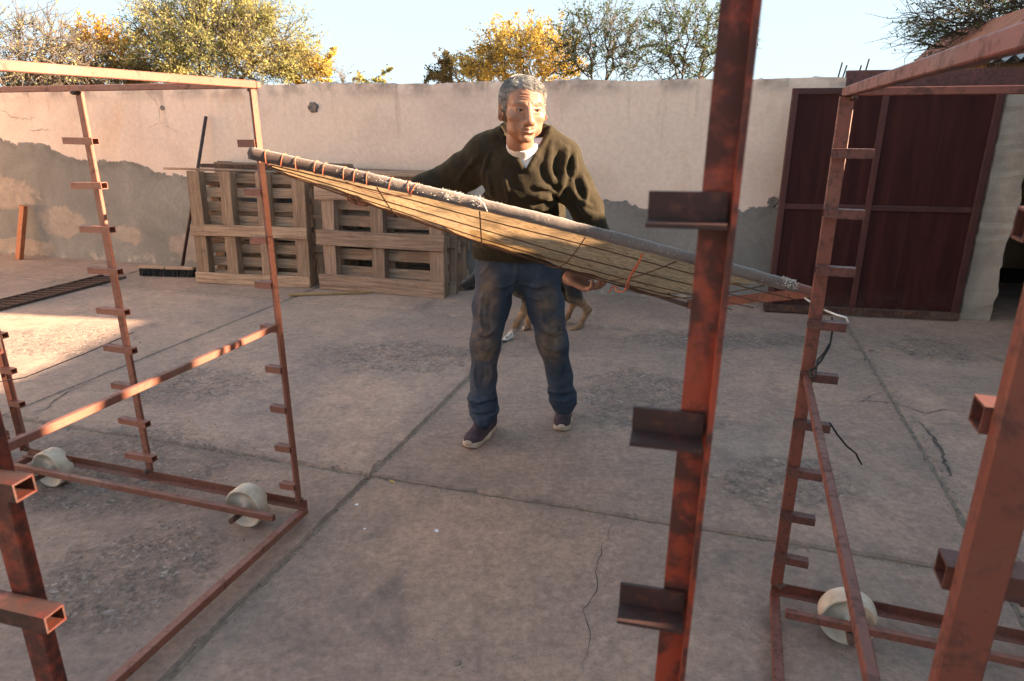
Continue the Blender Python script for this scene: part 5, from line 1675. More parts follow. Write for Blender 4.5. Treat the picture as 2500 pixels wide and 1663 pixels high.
def body():
    hx0, hx1 = HC[0] - .105, HC[0] + .105
    xs = graded(-0.72, 0.66, 0.012, [(hx0, hx1, 0.0021), (BARL[0] - .07, BARL[0] + .10, 0.0034), (BARR[0] - .11, BARR[0] + .13, 0.0034)])
    ys = graded(2.42, 3.30, 0.012, [(HC[1] - .145, HC[1] + .05, 0.0021), (HC[1] + .05, 2.86, 0.0034)])
    zs = graded(0.04, 1.74, 0.012, [(HC[2] - .155, HC[2] + .14, 0.0021), (BARR[2] - .08, BARR[2] + .05, 0.0034), (BARL[2] - .08, BARL[2] + .05, 0.0034)])
    f = Field(xs, ys, zs)
    # trunk and limbs (slimmer than the clothes)
    f.chain([CH, BE, PE], [0.085, 0.08, 0.075], 0.05)
    f.cap(SL, SR, 0.05, 0.05, 0.05)
    f.cap(NECK + np.array([0, .02, 0]), CH, 0.045, 0.075, 0.03)
    for a, b, c in ((SL, EL, WL), (SR, ER, WR)):
        f.chain([a, b, c], [0.048, 0.040, 0.030], 0.02)
    for a, b, c in ((HPL, KL, AL), (HPR, KR, AR)):
        f.chain([a, b, c], [0.055, 0.042, 0.034], 0.03)
    # neck
    f.chain([hp(0, 0.030, -0.055), hp(0, 0.036, -0.12), V3(NECK) + np.array([0, .015, -.01])], [0.048, 0.046, 0.050], 0.02)
    f.cap(hp(-0.022, -0.012, -0.095), V3(NECK) + np.array([-.012, -.030, -.005]), 0.011, 0.009, 0.012)
    f.cap(hp(0.024, -0.012, -0.095), V3(NECK) + np.array([.014, -.030, -.005]), 0.011, 0.009, 0.012)
        # head
    E = lambda c, r, k=0.015, mode='add': f.ell(hp(*c), r, k, mode, HI)
    Cp = lambda a, b, ra, rb=None, k=0.008, mode='add': f.cap(hp(*a), hp(*b), ra, rb, k, mode)
    E((0, 0.018, 0.030), (0.0735, 0.094, 0.068))
    E((0, -0.030, -0.022), (0.0650, 0.064, 0.080), 0.025)
    E((0, -0.034, -0.070), (0.0500, 0.052, 0.042), 0.025)
    E((0, -0.032, 0.040), (0.060, 0.062, 0.046), 0.03)            # forehead
    E((0, -0.076, -0.098), (0.023, 0.018, 0.018), 0.016)          # chin
    for s in (-1, 1):
        E((s * 0.045, -0.062, -0.027), (0.023, 0.020, 0.019), 0.018)     # cheekbone
        E((s * 0.040, -0.056, -0.064), (0.018, 0.020, 0.024), 0.016)     # cheek / jowl
        E((s * 0.046, -0.020, -0.072), (0.013, 0.026, 0.016), 0.02)      # jaw corner
        Cp((s * 0.012, -0.0885, 0.0185), (s * 0.047, -0.076, 0.0175), 0.0085, 0.0075, 0.012)     # brow
        E((s * 0.0315, -0.100, -0.001), (0.0165, 0.014, 0.0125), 0.010, 'cut')   # socket
        E((s * 0.0315, -0.0755, 0.0005), (0.0155, 0.0145, 0.0140), 0.006)        # lids over the eyeball
        Cp((s * 0.019, -0.0915, 0.0035), (s * 0.044, -0.0840, 0.0022), 0.0036, 0.0040, 0.003)     # upper lid fold
        Cp((s * 0.020, -0.0890, -0.0110), (s * 0.043, -0.0810, -0.0125), 0.0036, 0.0030, 0.004)    # bag under the eye
        E((s * 0.0315, -0.0905, -0.0020), (0.0112, 0.0060, 0.0026), 0.0016, 'cut')                 # eye slit
    Cp((0, -0.0890, 0.010), (0, -0.1165, -0.034), 0.0105, 0.0145, 0.012)      # nose ridge
    E((0, -0.1180, -0.0400), (0.0170, 0.0125, 0.0115), 0.009)                 # tip
    for s in (-1, 1):
        E((s * 0.0175, -0.1040, -0.0420), (0.0090, 0.0115, 0.0088), 0.008)    # wings
        E((s * 0.0075, -0.1125, -0.0520), (0.0040, 0.0050, 0.0034), 0.003, 'cut')   # nostril
    E((0, -0.0880, -0.0650), (0.030, 0.017, 0.021), 0.014)                    # muzzle
    Cp((-0.0270, -0.0900, -0.0630), (0, -0.1030, -0.0655), 0.0026, 0.0036, 0.005); Cp((0, -0.1030, -0.0655), (0.0270, -0.0900, -0.0630), 0.0036, 0.0026, 0.005)
    Cp((-0.0230, -0.0905, -0.0710), (0, -0.1015, -0.0775), 0.0032, 0.0050, 0.006); Cp((0, -0.1015, -0.0775), (0.0230, -0.0905, -0.0710), 0.0050, 0.0032, 0.006)
    Cp((-0.0300, -0.0930, -0.0655), (0, -0.1085, -0.0712), 0.0030, 0.0036, 0.002, 'cut'); Cp((0, -0.1085, -0.0712), (0.0300, -0.0930, -0.0655), 0.0036, 0.0030, 0.002, 'cut')
    E((0, -0.0985, -0.0870), (0.017, 0.008, 0.0055), 0.008, 'cut')            # under the lip
    for s in (-1, 1):                                                         # lines from nose to mouth and beside the chin
        Cp((s * 0.0225, -0.1050, -0.038), (s * 0.0330, -0.0965, -0.058), 0.0062, 0.0064, 0.006, 'cut')
        Cp((s * 0.0330, -0.0965, -0.058), (s * 0.0350, -0.0880, -0.084), 0.0060, 0.0044, 0.006, 'cut')
        Cp((s * 0.007, -0.1005, 0.018), (s * 0.006, -0.1000, 0.030), 0.0020, 0.0016, 0.003, 'cut')   # frown
    for z, y in ((0.031, -0.1005), (0.039, -0.0990), (0.047, -0.0965)):       # forehead lines
        Cp((-0.032, y + 0.012, z + .002), (0, y - 0.0015, z), 0.0018, 0.0022, 0.0025, 'cut'); Cp((0, y - 0.0015, z), (0.032, y + 0.012, z + .002), 0.0022, 0.0018, 0.0025, 'cut')
    for s in (-1, 1):                                                         # ears
        M = np.array((Euler((R(-8), 0, s * R(34))).to_matrix())).T @ HI
        f.ell(hp(s * 0.082, 0.012, -0.014), (0.0080, 0.0200, 0.0330), 0.006, 'add', M)
        f.ell(hp(s * 0.0890, 0.0040, -0.010), (0.0060, 0.0115, 0.0200), 0.005, 'cut', M)
        f.ell(hp(s * 0.0780, 0.0065, -0.040), (0.0065, 0.0085, 0.0095), 0.006, 'add', M)
        Cp((s * 0.0730, -0.002, -0.018), (s * 0.0740, -0.002, -0.028), 0.0050, 0.0050, 0.006)
    # hands closing on the tray's far bar from below
    up = np.array([0, 0, 1.0])
    # his left hand (right in the picture): wrist left of the grip, palm up, fingers pointing along the bar to the right and curling up over it
    wr = BARR + np.array([-0.074, 0.012, -0.032])
    f.chain([WR, wr + np.array([-.004, .006, .004]), wr], [0.029, 0.026, 0.024], 0.015)
    hand(f, wr, bar_dir * 0.93 + np.array([0.0, -0.40, -0.02]), up + np.array([0, -.1, 0]), (0.42, 0.62, 0.55), 0.30, 1.0, -1, 0.9)
    wl = BARL + np.array([0.030, 0.070, -0.022])
    f.chain([WL, wl + np.array([.004, .01, .004]), wl], [0.028, 0.026, 0.024], 0.015)
    hand(f, wl, np.array([-0.45, -0.90, -0.10]), up + np.array([0, -.2, 0]), (0.75, 0.95, 0.7), 0.10, 0.98, 1, 0.9)
    return field_obj("body", f, M_skin, man, 1, MO)
body()

# eyes, lips, brows
def ball(name, c, r, mat, seg=16):
    bm = bmesh.new(); bmesh.ops.create_uvsphere(bm, u_segments=seg, v_segments=10, radius=1)
    for v in bm.verts: v.co = Vector((v.co.x * r[0], v.co.y * r[1], v.co.z * r[2]))
    me = bpy.data.meshes.new(name); bm.to_mesh(me); bm.free(); me.materials.append(mat); me.shade_smooth()
    o = link(bpy.data.objects.new(name, me), man); o.location = Vector(c) - Vector(MO); o.rotation_euler = Matrix(HR.tolist()).to_euler()
    return o
for s in (-1, 1):
    e = ball("eye", hp(s * 0.0315, -0.0775, -0.001), (0.0120, 0.0120, 0.0120), M_eye)
    i_ = ball("iris", hp(s * 0.0315 + .0015, -0.0870, -0.0025), (0.0052, 0.0034, 0.0052), M_iris, 12)
    i_.parent = e; i_.matrix_parent_inverse = e.matrix_basis.inverted()

# hair: a cap that hugs the skull plus combed locks
def hair():
    zl_y = np.array([-0.14, -0.095, -0.080, -0.062, -0.048, -0.034, -0.020, -0.006, 0.006, 0.016, 0.034, 0.055, 0.08, 0.14])
    zl_z = np.array([0.056, 0.054, 0.050, 0.040, 0.018, -0.006, -0.030, -0.026, 0.008, 0.016, -0.004, -0.060, -0.085, -0.09])
    st = 0.0030
    f = Field(np.arange(HC[0] - .13, HC[0] + .13, st, dtype=np.float32), np.arange(HC[1] - .16, HC[1] + .17, st, dtype=np.float32), np.arange(HC[2] - .12, HC[2] + .16, st, dtype=np.float32))
    f.ell(hp(0, 0.020, 0.032), (0.0820, 0.103, 0.0785), 0.01, 'add', HI)
    f.ell(hp(0, 0.035, -0.005), (0.0805, 0.082, 0.080), 0.02, 'add', HI)
    f.ell(hp(0.005, -0.045, 0.070), (0.050, 0.036, 0.026), 0.02, 'add', HI)     # quiff
    X, Y, Z = np.meshgrid(f.xs, f.ys, f.zs, indexing='ij')
    L = np.stack([X - HC[0], Y - HC[1], Z - HC[2]], -1) @ HR
    lx, ly, lz = L[..., 0], L[..., 1], L[..., 2]
    wob = 0.0022 * np.sin(lx * 300 + ly * 90) + 0.0016 * np.sin(lx * 140 - ly * 230)
    zl = np.interp(ly, zl_y, zl_z) + wob + 0.012 * np.clip(lx / .05, -0.6, 1) * (ly < -.04)
    f.D = np.maximum(f.D, (zl - lz) * 0.75)
    nz = 0.0012 * np.sin(lx * 420 + np.sin(ly * 60) * 2) + 0.0009 * np.sin(ly * 260 + lx * 120)
    f.D += nz
    P, F = f.mesh(); P = relax(P, F, 1)
    cap = np_mesh("hair", P - MO, F, M_hair_cap, man, True)
    # locks: short fine strands combed over the cap, following its surface
    r = np.random.default_rng(31)
    fn_ = np.cross(P[F[:, 2]] - P[F[:, 0]], P[F[:, 3]] - P[F[:, 1]])
    N_ = np.zeros_like(P)
    for c_ in range(4): np.add.at(N_, F[:, c_], fn_)
    N_ /= np.linalg.norm(N_, axis=1, keepdims=True) + 1e-12
    Lp, nrm = (P - HC) @ HR, N_ @ HR
    zl2 = np.interp(Lp[:, 1], zl_y, zl_z)
    ok = (Lp[:, 2] > zl2 + 0.004) & ((Lp * nrm).sum(1) > 0.02)
    ids = r.choice(np.where(ok)[0], 7500)
    segs0, segs1, r0, r1 = [], [], [], []
    p = Lp[ids]; nn = nrm[ids]
    part = np.array([-0.028, 0.0, 0.1])
    d = p - np.array([0.01, 0.05, 0.11])
    d /= np.linalg.norm(d, axis=1, keepdims=True) + 1e-6
    front = (np.clip((-p[:, 1] + .02) / .07, 0, 1) * np.clip((p[:, 2] - .02) / .04, 0, 1))[:, None]
    sgn = np.where(p[:, :1] > -0.030, 1.0, -0.9)
    d = d * (1 - .8 * front) + (np.array([1.0, -0.10, -0.05]) * sgn) * front + r.normal(0, .13, p.shape)
    ln = r.uniform(0.004, 0.0085, len(p))[:, None]
    for j in range(5):
        t = d - nn * (d * nn).sum(1, keepdims=True); t /= np.linalg.norm(t, axis=1, keepdims=True) + 1e-9
        q = p + t * ln + nn * (0.0007 if j < 2 else -0.0001) + r.normal(0, .0003, p.shape)
        segs0.append(p); segs1.append(q); w = 0.00075 * (1 - j * .16)
        r0.append(np.full(len(p), w)); r1.append(np.full(len(p), w * .8))
        # keep to the surface: pull back towards the nearest skull ellipsoid
        e = (q - np.array([0, .02, .032])) / np.array([.0828, .104, .0793])
        k_ = np.linalg.norm(e, axis=1, keepdims=True)
        q = np.where((k_ > 1.06) & (front < .3), np.array([0, .02, .032]) + (q - np.array([0, .02, .032])) / k_ * 1.02, q)
        p = q; d = t + np.array([0, 0, -.10]) + r.normal(0, .05, d.shape)
        nn2 = np.stack([(p[:, 0]) / .082 ** 2, (p[:, 1] - .02) / .103 ** 2, (p[:, 2] - .032) / .0785 ** 2], 1); nn2 /= np.linalg.norm(nn2, axis=1, keepdims=True)
        nn = nn2
    A = np.concatenate(segs0) @ HR.T + HC - MO; B = np.concatenate(segs1) @ HR.T + HC - MO
    V, F = quads_tube(A, B, np.concatenate(r0), np.concatenate(r1), 3)
    o = np_mesh("hair_locks", V, F, M_hair, cap); o["kind"] = "stuff"
    # eyebrows
    for s in (-1, 1):
        n = 70
        x = s * r.uniform(0.012, 0.046, n)
        y = -0.0975 + 0.28 * np.clip(np.abs(x) - .012, 0, 1) + 0.0; z = 0.0185 + 0.006 * np.sin((np.abs(x) - .012) / .036 * 3.0) + r.normal(0, .0016, n)
        a = np.stack([x, y, z], 1); b = a + np.stack([s * r.uniform(.003, .007, n), r.normal(-.0008, .0008, n), r.normal(.0006, .001, n)], 1)
        V, F = quads_tube(a @ HR.T + HC - MO, b @ HR.T + HC - MO, np.full(n, .00045), np.full(n, .0002), 3)
        o = np_mesh("eyebrow", V, F, M_brow, man); o["kind"] = "stuff"
hair()

def surf(f, u, v, inset=0.0):
    """first point of the field's surface on a sight line"""
    d = np.array(_ray(u, v)); o = np.array([0, 0, CAM_H])
    ts = np.arange(f.ys[0], f.ys[-1], 0.003) / d[1]
    P = o + d * ts[:, None]
    ok = (P[:, 0] > f.xs[0]) & (P[:, 0] < f.xs[-1]) & (P[:, 2] > f.zs[0]) & (P[:, 2] < f.zs[-1])
    ix = np.clip(np.searchsorted(f.xs, P[:, 0]), 0, len(f.xs) - 1); iy = np.clip(np.searchsorted(f.ys, P[:, 1]), 0, len(f.ys) - 1); iz = np.clip(np.searchsorted(f.zs, P[:, 2]), 0, len(f.zs) - 1)
    val = np.where(ok, f.D[ix, iy, iz], 1)
    h = np.where(val < 0)[0]
    if len(h) == 0: return None
    return P[h[0]] + d / np.linalg.norm(d) * inset
def ridge(f, uv, r, k=0.012, groove=False):
    """cloth fold laid on the surface along a line of picture points"""
    dense = []
    for (a, b), (c, e) in zip(uv[:-1], uv[1:]):
        for i in range(4): dense.append((a + (c - a) * i / 4, b + (e - b) * i / 4))
    dense.append(uv[-1])
    P = [surf(f, u, v, r * (0.30 if not groove else -0.1)) for u, v in dense]
    P = [p for p in P if p is not None]
    n = len(P)
    if n < 3: return
    # drop jumps across silhouettes
    Q = [P[0]]
    for p in P[1:]:
        if np.linalg.norm(p - Q[-1]) < 0.05: Q.append(p)
    n = len(Q)
    rs = [r * (0.25 + 0.75 * math.sin(math.pi * (i + .5) / n)) for i in range(n)]
    f.chain(Q, rs, k, 'cut' if groove else 'add')

def sweater():
    st = 0.0052
    f = Field(np.arange(-0.66, 0.62, st, dtype=np.float32), np.arange(2.52, 3.20, st, dtype=np.float32), np.arange(0.78, 1.52, st, dtype=np.float32))
    px = lambda u, v, y: V3(at(u, v, y))
    # trunk
    f.ell(px(1281, 434, 2.755), (0.168, 0.128, 0.15), 0.05)
    f.ell(px(1282, 392, 2.735), (0.115, 0.095, 0.070), 0.04)
    f.ell(px(1274, 520, 2.90), (0.188, 0.132, 0.17), 0.06)
    f.ell(px(1270, 585, 2.97), (0.190, 0.130, 0.13), 0.06)
    f.cap(px(1207, 612, 3.02), px(1334, 612, 3.01), 0.108, 0.108, 0.04)
    f.cap(px(1190, 376, 2.80), px(1366, 388, 2.755), 0.083, 0.080, 0.06)
    f.chain([px(1238, 322, 2.735), px(1205, 362, 2.79)], [0.036, 0.062], 0.04)
    f.chain([px(1331, 320, 2.715), px(1360, 370, 2.75)], [0.034, 0.060], 0.04)
    # sleeves
    f.chain([SL, (SL + EL) / 2 + np.array([0, 0, -.006]), EL, (EL + WL) / 2, WL + (WL - EL) * .10], [0.078, 0.073, 0.063, 0.052, 0.045], 0.035)
    f.chain([SR, (SR + ER) / 2, ER, (ER + WR) / 2, WR - (WR - ER) * .05], [0.076, 0.068, 0.059, 0.053, 0.047], 0.035)
    # bunched rings on the left-hand sleeve
    dl = (WL - EL) / np.linalg.norm(WL - EL)
    for t, rr in ((0.30, .058), (0.50, .054), (0.70, .051), (0.90, .049), (1.05, .047)):
        c = EL + (WL - EL) * t
        M = np.array(Vector(dl).to_track_quat('Z', 'Y').to_matrix()).T
        f.ell(c, (rr * 1.07, rr * 1.04, 0.0135), 0.007, 'add', M)
    f.chain([EL + np.array([.045, -.02, .05]), EL + np.array([.02, -.05, .012]), EL + np.array([.025, -.05, -.04])], [.008, .013, .008], 0.012)
    f.chain([EL + np.array([.085, -.02, .05]), EL + np.array([.06, -.055, .012]), EL + np.array([.075, -.05, -.045])], [.006, .010, .006], 0.012)
    dr = (WR - ER) / np.linalg.norm(WR - ER)
    for t, rr in ((0.25, .061), (0.55, .056), (0.80, .053)):
        c = ER + (WR - ER) * t
        M = np.array((Euler((.3, .2, 0)).to_matrix() @ Vector(dr).to_track_quat('Z', 'Y').to_matrix())).T
        f.ell(c, (rr * 1.04, rr * 1.03, 0.014), 0.010, 'add', M)
    # folds: deep ones by the sunlit armpit, bunches at the waist
    def rg(L, r, k=0.010): ridge(f, L, r, k)
    def gv(L, r, k=0.010): ridge(f, L, r, k, True)
    rg([(1347, 345), (1340, 385), (1336, 415), (1346, 440), (1362, 448), (1374, 436)], 0.017)
    gv([(1364, 372), (1358, 400), (1358, 425)], 0.014)
    rg([(1384, 352), (1382, 392), (1376, 425), (1366, 470), (1372, 495)], 0.014)
    gv([(1395, 375), (1393, 405), (1388, 425)], 0.011)
    rg([(1404, 372), (1404, 405), (1396, 440)], 0.010)
    rg([(1300, 452), (1335, 458), (1362, 480)], 0.011); gv([(1310, 466), (1345, 472), (1370, 500)], 0.008)
    rg([(1296, 478), (1335, 482), (1366, 508)], 0.013); gv([(1320, 496), (1352, 498), (1374, 516)], 0.009)
    rg([(1312, 510), (1345, 505), (1372, 528)], 0.012); gv([(1310, 522), (1345, 520), (1368, 536)], 0.008)
    rg([(1302, 536), (1332, 526), (1365, 548)], 0.013)
    rg([(1318, 556), (1346, 550), (1374, 566)], 0.011)
    rg([(1190, 420), (1200, 470), (1196, 520)], 0.008); gv([(1178, 430), (1184, 470), (1186, 510)], 0.008)
    rg([(1232, 430), (1242, 490), (1230, 550)], 0.006)
    rg([(1172, 455), (1190, 500), (1215, 535)], 0.008)
    rg([(1418, 425), (1430, 462), (1432, 495)], 0.010); gv([(1406, 440), (1416, 475), (1424, 500)], 0.009)
    rg([(1402, 470), (1424, 492), (1446, 505)], 0.009); rg([(1412, 500), (1432, 520), (1462, 525)], 0.009)
    rg([(1168, 382), (1142, 412), (1120, 440)], 0.009); gv([(1160, 400), (1140, 428), (1125, 450)], 0.008)
    rg([(1196, 372), (1186, 400), (1180, 430)], 0.008)
    X, Y, Z = np.meshgrid(f.xs, f.ys, f.zs, indexing='ij')
    f.D += (0.0022 * np.sin(X * 47 + np.sin(Z * 21) * 1.5) * np.sin(Z * 39 + X * 13) + 0.0016 * np.sin(X * 90 + Z * 60) * np.sin(Y * 70)).astype(np.float32)
    # hem: flat at the bottom with a ribbed band
    hz0, hx = at(1165, 628, 3.0).z, at(1165, 628, 3.0).x
    f.D = np.maximum(f.D, (hz0 - 0.004 - Z) * 0.9 * (np.abs(X - .03) < .24) - 0.2 * (np.abs(X - .03) >= .24))
    D0 = f.D.copy()
    # neck hole and V opening
    nb = V3(NECK)
    ax_ = (hp(0, 0.03, -0.10) - nb); ax_ /= np.linalg.norm(ax_)
    f.cap(nb + ax_ * 0.080 + np.array([0, .012, 0]), nb + ax_ * 0.34 + np.array([0, .01, 0]), 0.064, 0.088, 0.006, 'cut')
    vb, vl, vr = px(1283, 414, 2.635), px(1227, 318, 2.635), px(1342, 314, 2.635)
    xl = (X - vb[0]); zz = (Z - vb[2])
    wl_ = (vl[0] - vb[0]) / (vl[2] - vb[2]); wr_ = (vr[0] - vb[0]) / (vr[2] - vb[2])
    d = np.maximum(np.maximum((wl_ * zz - xl), (xl - wr_ * zz)) * 0.85, (Y - (nb[1] + .015)))
    f._mix((slice(None), slice(None), slice(None)), d.astype(np.float32), 0.004, 'cut')
    # raised rib round the V
    for a, b in ((vb, vl), (vb, vr)):
        n = 9
        P = []
        for i in range(n + 1):
            q = a + (b - a) * (i / n); off = (-1 if b is vl else 1) * 0.011
            # find the sweater front at that x, z
            ix = int(np.clip(np.searchsorted(f.xs, q[0] + off), 1, len(f.xs) - 2)); iz = int(np.clip(np.searchsorted(f.zs, q[2]), 1, len(f.zs) - 2))
            col = f.D[ix, :, iz]; neg = np.where(col < 0)[0]
            P.append(np.array([q[0] + off, f.ys[neg[0]] if len(neg) else q[1], q[2]]))
        f.chain(P, [0.0085] * len(P), 0.006)
    # cuffs and hem rib
    P, F = f.mesh(); P = relax(P, F, 1)
    rel = P
    rib = np.where(P[:, 2] < hz0 + 0.055, 0.0016, 0) * np.sin(P[:, 0] * 520)
    c = np.array([0.03, 3.0, 0]); dd = P - c; dd[:, 2] = 0; dd /= np.linalg.norm(dd, axis=1, keepdims=True) + 1e-6
    squeeze = np.where(P[:, 2] < hz0 + 0.055, -0.007, 0)
    P = P + dd * (rib + squeeze)[:, None]
    np_mesh("sweater", P - MO, F, M_knit, man, True)
    # white t-shirt under the V: the trunk's own shape a little inside the wool, with a round collar
    sx = (f.xs > nb[0] - .15) & (f.xs < nb[0] + .15); sy = (f.ys > 2.56) & (f.ys < 2.95); sz = (f.zs > 1.18)
    g2 = Field(f.xs[sx], f.ys[sy], f.zs[sz])
    g2.D = D0[np.ix_(sx, sy, sz)] + 0.012
    g2.cap(nb + np.array([0, 0.025, -0.02]), hp(0, 0.032, -0.105), 0.062, 0.0600, 0.012)
    cz = at(1284, 366, 2.62).z
    Xg, Yg, Zg = np.meshgrid(g2.xs, g2.ys, g2.zs, indexing='ij')
    g2.D = np.maximum(g2.D, (Zg - (cz + 0.36 * (Yg - 2.62) + 0.6 * (Xg - vb[0]) ** 2)).astype(np.float32) * .9)
    P, F = g2.mesh(); P = relax(P, F, 2)
    o = np_mesh("t_shirt", P - MO, F, M_tee, man, True)
sweater()

def jeans():
    st = 0.0052
    f = Field(np.arange(-0.26, 0.42, st, dtype=np.float32), np.arange(2.80, 3.30, st, dtype=np.float32), np.arange(0.035, 1.02, st, dtype=np.float32))
    px = lambda u, v, y: V3(at(u, v, y))
    f.cap(px(1210, 655, 3.03), px(1318, 655, 3.02), 0.092, 0.092, 0.03)
    f.ell(px(1264, 625, 3.02), (0.165, 0.115, 0.13), 0.04)
    th = lambda a, b, t: a + (b - a) * t
    # legs
    f.chain([px(1212, 668, 3.01), px(1200, 745, 2.99), KL, px(1180, 925, 3.0), px(1180, 985, 3.03), px(1180, 1008, 3.04)], [0.092, 0.083, 0.068, 0.060, 0.066, 0.064], 0.03)
    f.chain([px(1316, 668, 3.02), px(1332, 748, 3.02), KR, px(1366, 915, 3.08), px(1374, 968, 3.12), px(1376, 984, 3.13)], [0.090, 0.083, 0.071, 0.059, 0.063, 0.061], 0.03)
    # seat of the trousers between the legs stays tight
    # stacked cloth over the shoes
    for c, r_, tilt in ((px(1182, 992, 3.03), 0.076, .15), (px(1182, 1008, 3.03), 0.073, -.12), (px(1178, 972, 3.02), 0.071, .25)):
        f.ell(c, (r_, r_ * .95, 0.017), 0.012, 'add', np.array(Euler((tilt, tilt, 0)).to_matrix()).T)
    f.ell(px(1160, 978, 3.0), (0.035, 0.04, 0.026), 0.02)
    f.cap(px(1180, 1010, 3.02), px(1179, 1024, 3.0), 0.052, 0.046, 0.02)
    for c, r_, tilt in ((px(1374, 965, 3.12), 0.067, .2), (px(1375, 980, 3.12), 0.068, -.12)):
        f.ell(c, (r_, r_ * .95, 0.016), 0.012, 'add', np.array(Euler((tilt, -tilt, 0)).to_matrix()).T)
    f.ell(px(1346, 955, 3.10), (0.022, 0.03, 0.022), 0.016)
    def rg(L, r, k=0.009): ridge(f, L, r * .78, k)
    def gv(L, r, k=0.009): ridge(f, L, r * .7, k, True)
    # creases
    rg([(1258, 688), (1235, 698), (1202, 700)], 0.009); gv([(1256, 697), (1232, 710), (1205, 714)], 0.008); rg([(1258, 706), (1235, 724), (1208, 738)], 0.008)
    rg([(1272, 692), (1310, 700), (1345, 694)], 0.008); gv([(1275, 702), (1310, 712), (1340, 708)], 0.007); rg([(1276, 712), (1300, 728), (1330, 732)], 0.007)
    rg([(1160, 812), (1185, 820), (1208, 806)], 0.009); gv([(1162, 824), (1186, 832), (1208, 820)], 0.008); rg([(1164, 845), (1190, 852), (1208, 840)], 0.008)
    rg([(1178, 720), (1172, 770), (1178, 808)], 0.009); gv([(1196, 730), (1192, 775), (1198, 805)], 0.009)
    rg([(1196, 872), (1200, 912), (1190, 952)], 0.009); gv([(1180, 885), (1182, 920), (1174, 950)], 0.008)
    rg([(1160, 880), (1158, 920), (1164, 955)], 0.008)
    rg([(1318, 800), (1345, 812), (1376, 802)], 0.009); gv([(1322, 815), (1350, 826), (1378, 818)], 0.008); rg([(1332, 845), (1358, 856), (1384, 846)], 0.009)
    rg([(1358, 885), (1370, 925), (1380, 955)], 0.008); gv([(1372, 885), (1382, 920), (1388, 945)], 0.007)
    rg([(1316, 720), (1324, 770), (1332, 798)], 0.008); gv([(1345, 720), (1350, 765), (1354, 795)], 0.008)
    rg([(1263, 640), (1261, 668), (1257, 690)], 0.006)      # fly
    rg([(1200, 636), (1188, 655), (1170, 674)], 0.005)       # pocket edges
    rg([(1332, 642), (1348, 655), (1366, 670)], 0.005)
    rg([(1140, 972), (1165, 980), (1200, 972), (1216, 962)], 0.011); gv([(1142, 986), (1170, 992), (1212, 980)], 0.010)
    rg([(1142, 1000), (1172, 1006), (1212, 996)], 0.011); gv([(1150, 1012), (1180, 1016), (1206, 1008)], 0.008)
    rg([(1340, 952), (1365, 958), (1400, 950)], 0.010); gv([(1345, 964), (1372, 970), (1402, 962)], 0.009); rg([(1348, 976), (1376, 980), (1404, 972)], 0.010)
    X, Y, Z = np.meshgrid(f.xs, f.ys, f.zs, indexing='ij')
    f.D += (0.0020 * np.sin(Z * 60 + np.sin(X * 40) * 2) * np.sin(X * 50 + Y * 30)).astype(np.float32)
    # tear below the knee
    f.ell(px(1366, 806, 2.952), (0.010, 0.020, 0.016), 0.004, 'cut')
    kn = [((KL - MO).tolist(), 0.05, 0.20, (2.2, 0.6, 0.75)), ((px(1190, 720, 2.93) - MO).tolist(), 0.04, 0.17, (2.2, .6, .8)), ((KR + np.array([-.015, 0, .02]) - MO).tolist(), 0.04, 0.19, (2.0, 0.6, 0.85)), ((px(1335, 740, 2.94) - MO).tolist(), 0.02, 0.13, (1.5, .6, .9))]
    kn = [((c[0], c[1] - .07, c[2]), a, b, s) for c, a, b, s in kn]
    field_obj("jeans", f, mat_denim(kn), man, 1, MO)
jeans()

def shoe(heel, toe, name="shoe"):
    heel, toe = Vector(heel), Vector(toe)
    d = toe - heel; L = d.length
    root = bpy.data.objects.new(name, None); link(root, man); root.empty_display_size = .05
    root.location = heel - Vector(MO); root.rotation_euler = (0, 0, math.atan2(d.y, d.x) - math.pi / 2)
    s = L / 0.29
    st = 0.0042
    def grid(): return Field(np.arange(-.07, .07, st, dtype=np.float32), np.arange(-.03, .33, st, dtype=np.float32), np.arange(-.012, .17, st, dtype=np.float32))
    f = grid()
    f.cap((0, .055, .050), (0, .15, .046), .043, .044, .03).ell((0.004, .215, .034), (.048, .078, .036), .03)
    f.cap((0, .05, .085), (0, .072, .118), .041, .042, .02)
    f.cap((0, .10, .088), (0.002, .185, .058), .026, .022, .02)
    f.ell((0, .055, .150), (.034, .042, .035), .008, 'cut')
    X, Y, Z = np.meshgrid(f.xs, f.ys, f.zs, indexing='ij')
    f.D = np.maximum(f.D, .020 - Z)
    P, F = f.mesh(); P = relax(P, F, 1) * s
    up = np_mesh("upper", P, F, M_shoe, root, True)
    f = grid()
    f.cap((0, .045, .015), (0, .15, .013), .041, .043, .03).cap((0, .15, .013), (.004, .245, .015), .043, .047, .03)
    X, Y, Z = np.meshgrid(f.xs, f.ys, f.zs, indexing='ij')
    f.D = np.maximum(np.maximum(f.D, Z - (.030 + .010 * np.clip((.08 - Y) / .08, 0, 1) + .007 * np.clip((Y - .24) / .05, 0, 1))), .001 - Z + .010 * np.clip((Y - .24) / .05, 0, 1) ** 2)
    f.ell((.004, .292, .036), (.022, .016, .012), .008)
    P, F = f.mesh(); P = relax(P, F, 1) * s
    np_mesh("sole", P, F, M_sole, root, True)
    for i in range(5):
        y = .105 + .018 * i; z = .110 - .0105 * i
        MB().tube([(-.021 * s, (y - .006) * s, (z - .010) * s), (-.008 * s, y * s, (z + .003) * s), (.010 * s, (y + .004) * s, (z + .003) * s), (.023 * s, (y - .004) * s, (z - .010) * s)], .0032, 6).build("lace", M_lace, root, smooth=True)
    return root
hl, tl = gnd(1204, 1040), gnd(1143, 1099)
dl = (tl - hl); shoe(hl, hl + dl.normalized() * 0.285)
hr_, tr_ = gnd(1380, 1002), gnd(1372, 1056)
